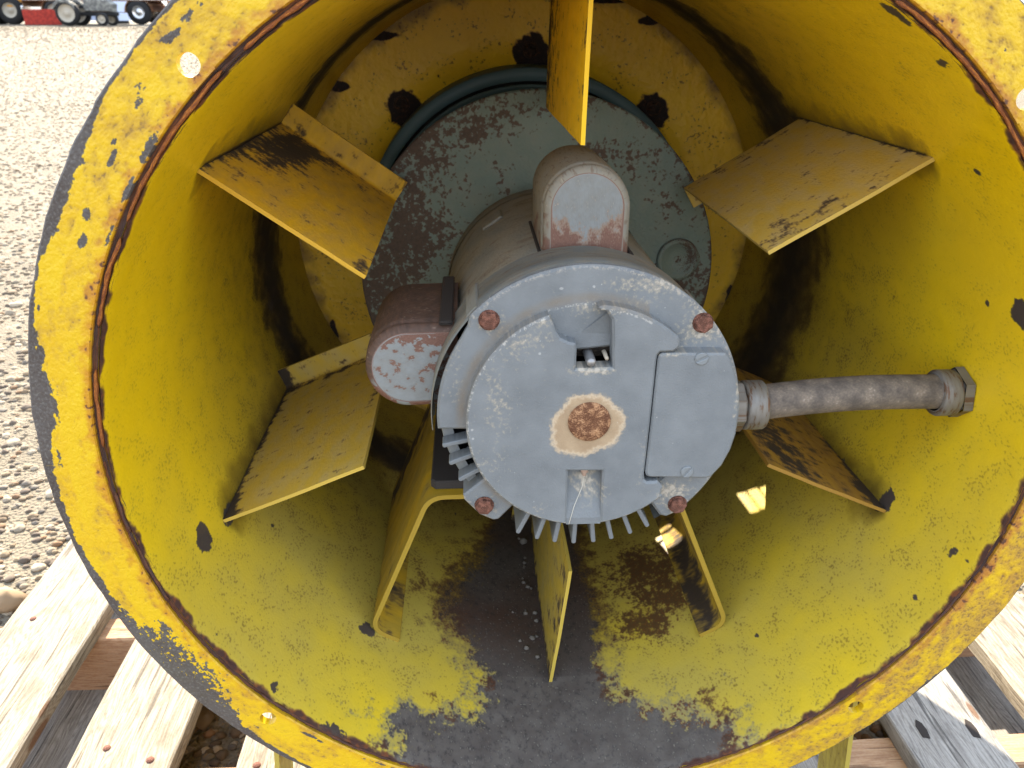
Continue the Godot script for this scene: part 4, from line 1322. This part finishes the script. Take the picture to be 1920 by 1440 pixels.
	part("pin", st, steel, mo)
	st = start()
	lathe(st, PackedVector2Array([Vector2(0.0016, -0.064), Vector2(0.0014, -0.0445), Vector2(0.0001, -0.044)]), 12, Transform3D(Basis(), Vector3(0.0172, 0.0482, 0)))
	part("rivet", st, plain(Color(0.66, 0.62, 0.55), 0.6), mo)
	# lower notch: a ramp that comes up to the rim, and the drain plug at its head
	st = start(-1)
	quad(st, Vector3(-0.0082, -0.0375, -0.0535), Vector3(0.0178, -0.0383, -0.0535), Vector3(0.0180, -0.0790, -0.0412), Vector3(-0.0078, -0.0790, -0.0412), Vector2(0.50, 0.70), Vector2(0.59, 0.70), Vector2(0.58, 0.80), Vector2(0.49, 0.80))
	quad(st, Vector3(0.0180, -0.0790, -0.0412), Vector3(-0.0078, -0.0790, -0.0412), Vector3(-0.0078, -0.0845, -0.0412), Vector3(0.0180, -0.0845, -0.0412), Vector2(0.58, 0.80), Vector2(0.49, 0.80), Vector2(0.49, 0.83), Vector2(0.58, 0.83))
	part("notch_ramp", st, face, mo)
	st = start()
	tube(st, PackedVector3Array([Vector3(0.0052, -0.0365, -0.047), Vector3(0.0052, -0.0425, -0.047)]), PackedFloat32Array([0.0028]), 14)
	tube(st, PackedVector3Array([Vector3(0.0052, -0.0424, -0.047), Vector3(0.0050, -0.0455, -0.047)]), PackedFloat32Array([0.0016]), 10)
	part("drain_plug", st, plain(Color(0.72, 0.62, 0.56), 0.6), mo)
	st = start()
	tube(st, PackedVector3Array([Vector3(0.0050, -0.0455, -0.0462), Vector3(0.0035, -0.055, -0.0450), Vector3(-0.002, -0.069, -0.0425), Vector3(-0.006, -0.083, -0.0392)]), PackedFloat32Array([0.00022]), 6)
	part("thread", st, plain(Color(0.8, 0.78, 0.72), 0.7), mo)
	# rusty shaft end
	st = start()
	lathe(st, PackedVector2Array([Vector2(0.0151, -0.0415), Vector2(0.0151, -0.0388), Vector2(0.0143, -0.038), Vector2(0.008, -0.0379), Vector2(0.0001, -0.0379)]), 40, Transform3D(Basis(), Vector3(0.0061, 0.0024, 0)), 0.06)
	part("shaft_end", st, rust_material(177, Color(0.38, 0.24, 0.15), Color(0.66, 0.50, 0.36)), mo)
	# terminal cover at the right with two slotted screws
	st = start()
	var t := PackedVector2Array([Vector2(0.0545, 0.0530), Vector2(0.0985, 0.0522)])
	t.append_array([Vector2(0.1030, 0.0460), Vector2(0.1085, 0.0335), Vector2(0.1122, 0.0190), Vector2(0.1135, 0.0040), Vector2(0.1130, -0.0110), Vector2(0.1105, -0.0240), Vector2(0.1055, -0.0370), Vector2(0.0985, -0.0462), Vector2(0.0940, -0.0472)])
	t.append_array([Vector2(0.0530, -0.0452), Vector2(0.0502, -0.0438), Vector2(0.0492, -0.0410), Vector2(0.0506, 0.0002), Vector2(0.0518, 0.0480), Vector2(0.0526, 0.0515)])
	extrude(st, t, -0.075, -0.0402, 0.0014)
	var cover := part("terminal_cover", st, face, mo)
	cover.set_meta("label", "smooth terminal cover plate held by two slotted screws")
	var screw_m := plain(Color(0.46, 0.48, 0.49), 0.6)
	for s in [[0.0820, 0.0487, 0.45], [0.0798, -0.0408, 0.9]]:
		st = start()
		var sx := Transform3D(Basis(Vector3.BACK, s[2]), Vector3(s[0], s[1], -0.0402))
		# round head in two halves with the slot between them
		for side in [1.0, -1.0]:
			var half := PackedVector2Array()
			for k in 13:
				var a := lerpf(0.16, PI - 0.16, k / 12.0)
				half.append(Vector2(cos(a) * 0.0047, sin(a) * 0.0047 * side))
			extrude(st, half, -0.001, 0.0014, 0.0006, sx, 0.25)
		lathe(st, PackedVector2Array([Vector2(0.0046, 0.0), Vector2(0.0045, 0.0004), Vector2(0.0001, 0.0004)]), 20, sx, 0.25)
		part("screw", st, screw_m, mo)
	# rusty bolts at the four ears
	var bolt: MeshInstance3D = null
	for b in [[-0.0636, 0.0753], [0.0840, 0.0706], [-0.0689, -0.0723], [0.0785, -0.0762]]:
		var at := Vector3(b[0], b[1], -0.052)
		if bolt == null:
			st = start()
			extrude(st, circle2(0.0066, 6), -0.001, 0.0044, 0.0007, Transform3D(), 0.05)
			lathe(st, PackedVector2Array([Vector2(0.0074, 0.0), Vector2(0.0072, 0.0010), Vector2(0.002, 0.0011)]), 20, Transform3D(), 0.05)
			bolt = part("bolt", st, rusty, mo)
			bolt.position = at
		else:
			again(bolt, Transform3D(Basis(Vector3.BACK, rng.randf() * TAU), at), mo)
	# capacitor covers
	capacitor(mo, cap_material(301, false), Transform3D(Basis(), Vector3(0.0115, 0.1005, 0)), 0.033, 0.066, -0.1235, -0.232)
	capacitor(mo, cap_material(311, true), Transform3D(Basis(Vector3.BACK, PI / 2 + 0.02), Vector3(-0.0975, 0.0262, 0)), 0.0335, 0.0585, -0.088, -0.198)
	# foot under the barrel
	st = start()
	extrude(st, PackedVector2Array([Vector2(-0.114, 0.145), Vector2(-0.11, 0.140), Vector2(0.105, 0.140), Vector2(0.11, 0.145), Vector2(0.11, 0.30), Vector2(-0.114, 0.30)]), -0.111, -0.1035, 0.0012, Transform3D(Basis(Vector3.RIGHT, -PI / 2), Vector3.ZERO), 0.25)
	bar(st, Transform3D(Basis(), Vector3(-0.045, -0.094, -0.22)), Vector3(0.012, 0.02, 0.14), 0.002)
	bar(st, Transform3D(Basis(), Vector3(0.055, -0.094, -0.22)), Vector3(0.012, 0.02, 0.14), 0.002)
	part("motor_foot", st, plain(Color(0.20, 0.185, 0.18), 0.85), mo)
	# welded pad on the barrel's upper left
	st = start()
	var pa := deg_to_rad(124)
	bar(st, Transform3D(Basis(Vector3.BACK, pa), Vector3(c.x + cos(pa) * 0.1045, c.y + sin(pa) * 0.1045, -0.30)), Vector3(0.004, 0.022, 0.03), 0.0012)
	part("welded_pad", st, body, mo)

# a humped cover: arch section swept along z, with a rounded front edge and a pressed-in line; local y points away from the motor
func capacitor(parent: Node, m: Material, xf: Transform3D, half: float, high: float, z0: float, z1: float) -> void:
	var st := start()
	var shape := func(shrink: float) -> PackedVector2Array:
		var p := PackedVector2Array()
		var h := half - shrink
		var rr := h * 0.98
		for k in 5:
			p.append(Vector2(h, lerpf(-0.012, high - shrink - rr, k / 4.0)))
		for k in range(1, 24):
			var a := PI * k / 24.0
			p.append(Vector2(cos(a) * h, high - shrink - rr + sin(a) * rr))
		for k in 5:
			p.append(Vector2(-h, lerpf(high - shrink - rr, -0.012, k / 4.0)))
		return p
	var rows := []; var uvs := []
	# from the middle of the front face outwards, over the edge and back along the hump
	var steps := [[0.0072, z0], [0.0055, z0 - 0.0001], [0.0038, z0 - 0.0010], [0.0020, z0 - 0.0026], [0.0009, z0 - 0.005], [0.0007, z0 - 0.007], [0.0019, z0 - 0.0085], [0.0019, z0 - 0.0105], [0.0004, z0 - 0.012], [0.0, z0 - 0.018], [0.0, z0 - 0.03], [0.0, (z0 + z1) / 2], [0.0, z1 + 0.008], [0.003, z1 + 0.002], [0.009, z1]]
	var total := 0.0
	for k in steps.size():
		if k > 0: total += Vector2(steps[k][0], steps[k][1]).distance_to(Vector2(steps[k - 1][0], steps[k - 1][1]))
	var run := 0.0
	for k in steps.size():
		if k > 0: run += Vector2(steps[k][0], steps[k][1]).distance_to(Vector2(steps[k - 1][0], steps[k - 1][1]))
		var p := PackedVector3Array(); var u := PackedVector2Array()
		var sh: PackedVector2Array = shape.call(steps[k][0])
		for j in sh.size():
			p.append(xf * Vector3(sh[j].x, sh[j].y, steps[k][1]))
			u.append(Vector2(0.5 + sh[j].x / (half * 2.6), 0.30 - 0.28 * (sh[j].y + 0.012) / (high + 0.012)) if k == 0 else Vector2(float(j) / (sh.size() - 1), 0.34 + 0.66 * run / total))
		rows.append(p); uvs.append(u)
	loft(st, rows, uvs)
	st.set_smooth_group(3)
	for e in [0, steps.size() - 1]:
		var p: PackedVector3Array = rows[e]
		var u: PackedVector2Array = uvs[e]
		for j in p.size() / 2:
			var q := p.size() - 1 - j
			if q - 1 > j + 1 or q - 1 == j + 1 or q > j + 1:
				quad(st, p[j], p[q], p[q - 1], p[j + 1], u[j], u[q], u[q - 1], u[j + 1])
	part("capacitor_cover", st, m, parent)
	# gasket strip along the foot of the cover
	var gm := plain(Color(0.16, 0.14, 0.13), 0.9)
	for sx in [-1.0, 1.0]:
		st = start()
		bar(st, xf * Transform3D(Basis(), Vector3(sx * (half + 0.0012), -0.004, (z0 + z1) / 2)), Vector3(0.0035, 0.010, absf(z1 - z0) + 0.004), 0.001)
		part("gasket", st, gm, parent)

func conduit() -> void:
	var grey := conduit_material()
	var zinc := zinc_material()
	var path := PackedVector3Array()
	for k in 13:
		var t := k / 12.0
		path.append(Vector3(lerpf(0.122, 0.303, t), -0.0105 + 0.004 * t + 0.0045 * sin(PI * t), lerpf(-0.085, -0.094, t)))
	var st := start()
	tube(st, path, PackedFloat32Array([0.0136]), 24)
	var c := part("conduit", st, grey, fan)
	c.set_meta("label", "short grey flexible conduit between motor and drum wall")
	# fittings: gland nut and hexagon at each end
	var along := Basis(Vector3.UP, PI / 2)
	st = start()
	lathe(st, PackedVector2Array([Vector2(0.0142, 0.148), Vector2(0.0182, 0.1475), Vector2(0.0192, 0.1462), Vector2(0.0192, 0.1325), Vector2(0.0184, 0.131), Vector2(0.010, 0.1308)]), 40, Transform3D(along, Vector3(0, -0.0102, -0.0865)))
	part("gland_nut", st, zinc, c)
	st = start()
	extrude(st, circle2(0.0205, 8, Vector2.ZERO, 0.2), 0.112, 0.1302, 0.0014, Transform3D(along, Vector3(0, -0.0102, -0.0865)), 0.09)
	part("hexagon", st, zinc, c)
	st = start()
	lathe(st, PackedVector2Array([Vector2(0.0142, 0.2865), Vector2(0.0175, 0.287), Vector2(0.0184, 0.2885), Vector2(0.0184, 0.300), Vector2(0.0178, 0.3015), Vector2(0.010, 0.302)]), 40, Transform3D(along, Vector3(0, -0.0068, -0.0935)))
	part("gland_nut", st, zinc, c)
	st = start()
	extrude(st, circle2(0.0205, 6, Vector2.ZERO, 0.35), 0.3016, 0.310, 0.0012, Transform3D(along, Vector3(0, -0.0066, -0.0935)), 0.09, true)
	part("hexagon", st, zinc, c)

# ---------------------------------------------------------------- machines parked across the yard
func wheel_at(parent: Node, at: Vector3, r: float, wide: float, rim: float, tyre_m: Material, rim_m: Material) -> void:
	var st := start()
	var x := Transform3D(Basis(), at)
	lathe(st, PackedVector2Array([Vector2(rim, wide / 2), Vector2(r * 0.9, wide / 2), Vector2(r, wide * 0.3), Vector2(r, -wide * 0.3), Vector2(r * 0.9, -wide / 2), Vector2(rim, -wide / 2)]), 28, x)
	var t := part("wheel", st, tyre_m, parent)
	st = start()
	lathe(st, PackedVector2Array([Vector2(rim, wide * 0.46), Vector2(rim * 0.88, wide * 0.3), Vector2(rim * 0.4, wide * 0.22), Vector2(rim * 0.3, wide * 0.36), Vector2(0.001, wide * 0.38)]), 24, x)
	part("rim", st, rim_m, t)

func yard() -> void:
	var gy := ground_y(-30.0)
	var black := plain(Color(0.07, 0.07, 0.075), 0.85)
	var rimw := plain(Color(0.62, 0.59, 0.53), 0.6)
	var glass := plain(Color(0.10, 0.14, 0.18), 0.08)
	var chrome := plain(Color(0.75, 0.75, 0.75), 0.2, 0.8)
	# old two-tone pickup seen from its side, nose to the right
	var p := thing("pickup_truck", "old blue pickup truck with rusty tan lower sides across the yard", "pickup truck", Vector3(-12.3, gy, -30.6))
	var blue := plain(Color(0.50, 0.62, 0.72), 0.35)
	var lower := rust_material(401, Color(0.45, 0.30, 0.20), Color(0.66, 0.55, 0.44))
	var st := start()
	var side := PackedVector2Array([Vector2(-2.35, 0.42), Vector2(-1.78, 0.42)])
	side.append_array(arc2(Vector2(-1.35, 0.38), 0.43, 178, 2, 12))
	side.append_array([Vector2(0.92, 0.36)])
	side.append_array(arc2(Vector2(1.35, 0.38), 0.43, 178, 2, 12))
	side.append_array([Vector2(2.3, 0.42), Vector2(2.36, 0.74), Vector2(-2.36, 0.74)])
	extrude(st, side, -0.86, 0.86, 0.02, Transform3D(), 2.0, true)
	part("lower_body", st, lower, p)
	st = start()
	extrude(st, PackedVector2Array([Vector2(-2.36, 0.742), Vector2(2.36, 0.742), Vector2(2.34, 1.0), Vector2(2.2, 1.08), Vector2(1.15, 1.14), Vector2(-0.25, 1.12), Vector2(-2.34, 1.08)]), -0.85, 0.85, 0.03, Transform3D(), 2.0, true)
	part("upper_body", st, blue, p)
	st = start()
	extrude(st, PackedVector2Array([Vector2(-0.35, 1.12), Vector2(1.1, 1.14), Vector2(0.65, 1.68), Vector2(0.5, 1.72), Vector2(-0.2, 1.72), Vector2(-0.3, 1.66)]), -0.76, 0.76, 0.04, Transform3D(), 2.0, true)
	part("cab", st, blue, p)
	for z in [0.758, -0.764]:
		st = start()
		extrude(st, PackedVector2Array([Vector2(-0.2, 1.2), Vector2(0.9, 1.2), Vector2(0.58, 1.6), Vector2(-0.16, 1.6)]), z, z + 0.006, 0.0, Transform3D(), 2.0, true)
		part("window", st, glass, p)
	st = start()
	bar(st, Transform3D(Basis(Vector3.UP, PI / 2), Vector3(0.1, 0.765, 0.865)), Vector3(0.012, 0.03, 4.5), 0.004)
	part("side_trim", st, chrome, p)
	for x in [-2.4, 2.4]:
		st = start()
		bar(st, Transform3D(Basis(), Vector3(x, 0.5, 0)), Vector3(0.1, 0.16, 1.7), 0.03)
		part("bumper", st, chrome, p)
	for x in [-1.35, 1.35]:
		for z in [0.75, -0.75]:
			wheel_at(p, Vector3(x, 0.38, z), 0.38, 0.22, 0.25 if x < 0 else 0.2, black, rimw if x < 0 else chrome)
	# small grey tractor in front of it
	var t := thing("garden_tractor", "small worn grey garden tractor parked in front of the pickup", "tractor", Vector3(-12.0, ground_y(-28.6), -28.6))
	var dull := rust_material(411, Color(0.36, 0.36, 0.35), Color(0.56, 0.56, 0.53))
	st = start()
	extrude(st, PackedVector2Array([Vector2(-0.15, 0.42), Vector2(0.72, 0.40), Vector2(0.76, 0.62), Vector2(0.6, 0.74), Vector2(-0.12, 0.80)]), -0.2, 0.2, 0.03, Transform3D(), 1.0, true)
	part("hood", st, dull, t)
	st = start()
	bar(st, Transform3D(Basis(Vector3.UP, PI / 2), Vector3(0.05, 0.34, 0)), Vector3(0.3, 0.12, 1.5), 0.02)
	part("frame", st, black, t)
	st = start()
	extrude(st, PackedVector2Array([Vector2(-0.75, 0.52), Vector2(-0.35, 0.5), Vector2(-0.35, 0.58), Vector2(-0.62, 0.6), Vector2(-0.72, 0.88), Vector2(-0.8, 0.86)]), -0.22, 0.22, 0.02, Transform3D(), 1.0, true)
	part("seat", st, black, t)
	for z in [0.4, -0.4]:
		st = start()
		extrude(st, PackedVector2Array([Vector2(-0.98, 0.45), Vector2(-0.92, 0.64), Vector2(-0.75, 0.74), Vector2(-0.5, 0.74), Vector2(-0.3, 0.6), Vector2(-0.28, 0.45), Vector2(-0.4, 0.6), Vector2(-0.55, 0.67), Vector2(-0.74, 0.66), Vector2(-0.86, 0.57)]), z - 0.13, z + 0.13, 0.01, Transform3D(), 1.0, true)
		part("fender", st, dull, t)
		wheel_at(t, Vector3(-0.57, 0.36, z), 0.36, 0.24, 0.26, black, rimw)
		wheel_at(t, Vector3(0.45, 0.19, z), 0.19, 0.14, 0.12, black, rimw)
	st = start()
	tube(st, PackedVector3Array([Vector3(-0.1, 0.76, 0), Vector3(-0.28, 0.98, 0)]), PackedFloat32Array([0.02]), 8)
	var ring := PackedVector3Array()
	for k in 25:
		var a := TAU * k / 24.0
		ring.append(Vector3(-0.28, 0.98, 0) + Vector3(0.6, 0.8, 0) * cos(a) * 0.17 + Vector3(0, 0, 1) * sin(a) * 0.17)
	tube(st, ring, PackedFloat32Array([0.014]), 8, false)
	part("steering_wheel", st, black, t)
	# red steel blade standing on the ground
	var red := rust_material(421, Color(0.52, 0.13, 0.08), Color(0.68, 0.20, 0.12))
	var b := thing("dozer_blade", "red steel blade standing on the ground left of the pickup", "blade", Vector3(-13.98, ground_y(-29.4), -29.4))
	st = start()
	extrude(st, PackedVector2Array([Vector2(-0.55, 0.0), Vector2(0.62, 0.0), Vector2(0.42, 0.48), Vector2(-0.58, 0.46)]), -0.04, 0.04, 0.012, Transform3D(Basis(Vector3.RIGHT, -0.12), Vector3.ZERO), 1.0, true)
	part("plate", st, red, b)
	for x in [-0.3, 0.2]:
		st = start()
		bar(st, Transform3D(Basis(), Vector3(x, 0.2, -0.3)), Vector3(0.08, 0.3, 0.5), 0.01)
		part("arm", st, red, b)
	# yellow wheel loader at the very edge
	var l := thing("wheel_loader", "yellow wheel loader with a big dark tyre parked at the far left", "loader", Vector3(-16.3, ground_y(-31.5), -31.5))
	var yel := rust_material(431, Color(0.72, 0.48, 0.14), Color(0.82, 0.60, 0.25))
	st = start()
	extrude(st, PackedVector2Array([Vector2(-2.6, 0.7), Vector2(0.9, 0.5), Vector2(1.25, 0.75), Vector2(1.5, 1.25), Vector2(1.3, 1.7), Vector2(-0.2, 1.8), Vector2(-2.5, 1.7)]), -0.8, 0.8, 0.05, Transform3D(), 2.0, true)
	part("body", st, yel, l)
	st = start()
	extrude(st, PackedVector2Array([Vector2(-2.0, 1.71), Vector2(-0.4, 1.79), Vector2(-0.5, 3.0), Vector2(-1.9, 3.0)]), -0.7, 0.7, 0.05, Transform3D(), 2.0, true)
	part("cab", st, glass, l)
	for z in [0.9, -0.9]:
		wheel_at(l, Vector3(-0.55, 0.72, z), 0.72, 0.5, 0.36, black, yel)
		wheel_at(l, Vector3(0.75, 0.45, z * 0.8), 0.45, 0.3, 0.24, black, rimw)
		wheel_at(l, Vector3(-2.4, 0.72, z), 0.72, 0.5, 0.36, black, yel)
	# pale container behind
	var c := thing("shipping_container", "pale blue container standing behind the loader and the pickup", "container", Vector3(-16.9, ground_y(-36.0), -36.0))
	var paleb := plain(Color(0.66, 0.72, 0.82), 0.6)
	st = start()
	var zig := PackedVector2Array()
	for k in 60:
		var x := -3.0 + k * 0.1
		zig.append(Vector2(x, 1.2 if (k / 2) % 2 == 0 else 1.165))
	zig.append_array([Vector2(3.0, 1.2), Vector2(3.0, -1.2), Vector2(-3.0, -1.2)])
	extrude(st, zig, 0.12, 2.5, 0.0, Transform3D(Basis(Vector3.RIGHT, -PI / 2), Vector3.ZERO).scaled_local(Vector3(1, -1, 1)), 2.0, true)
	part("shell", st, paleb, c)
	for x in [-2.95, 2.95]:
		st = start()
		bar(st, Transform3D(Basis(Vector3.RIGHT, PI / 2), Vector3(x, 1.3, 1.205)), Vector3(0.12, 0.06, 2.6), 0.01)
		part("corner_post", st, paleb, c)
	for x in [-2.7, 0.0, 2.7]:
		st = start()
		bar(st, Transform3D(Basis(), Vector3(x, 0.06, 0)), Vector3(0.3, 0.14, 2.3), 0.01)
		part("skid", st, black, c)
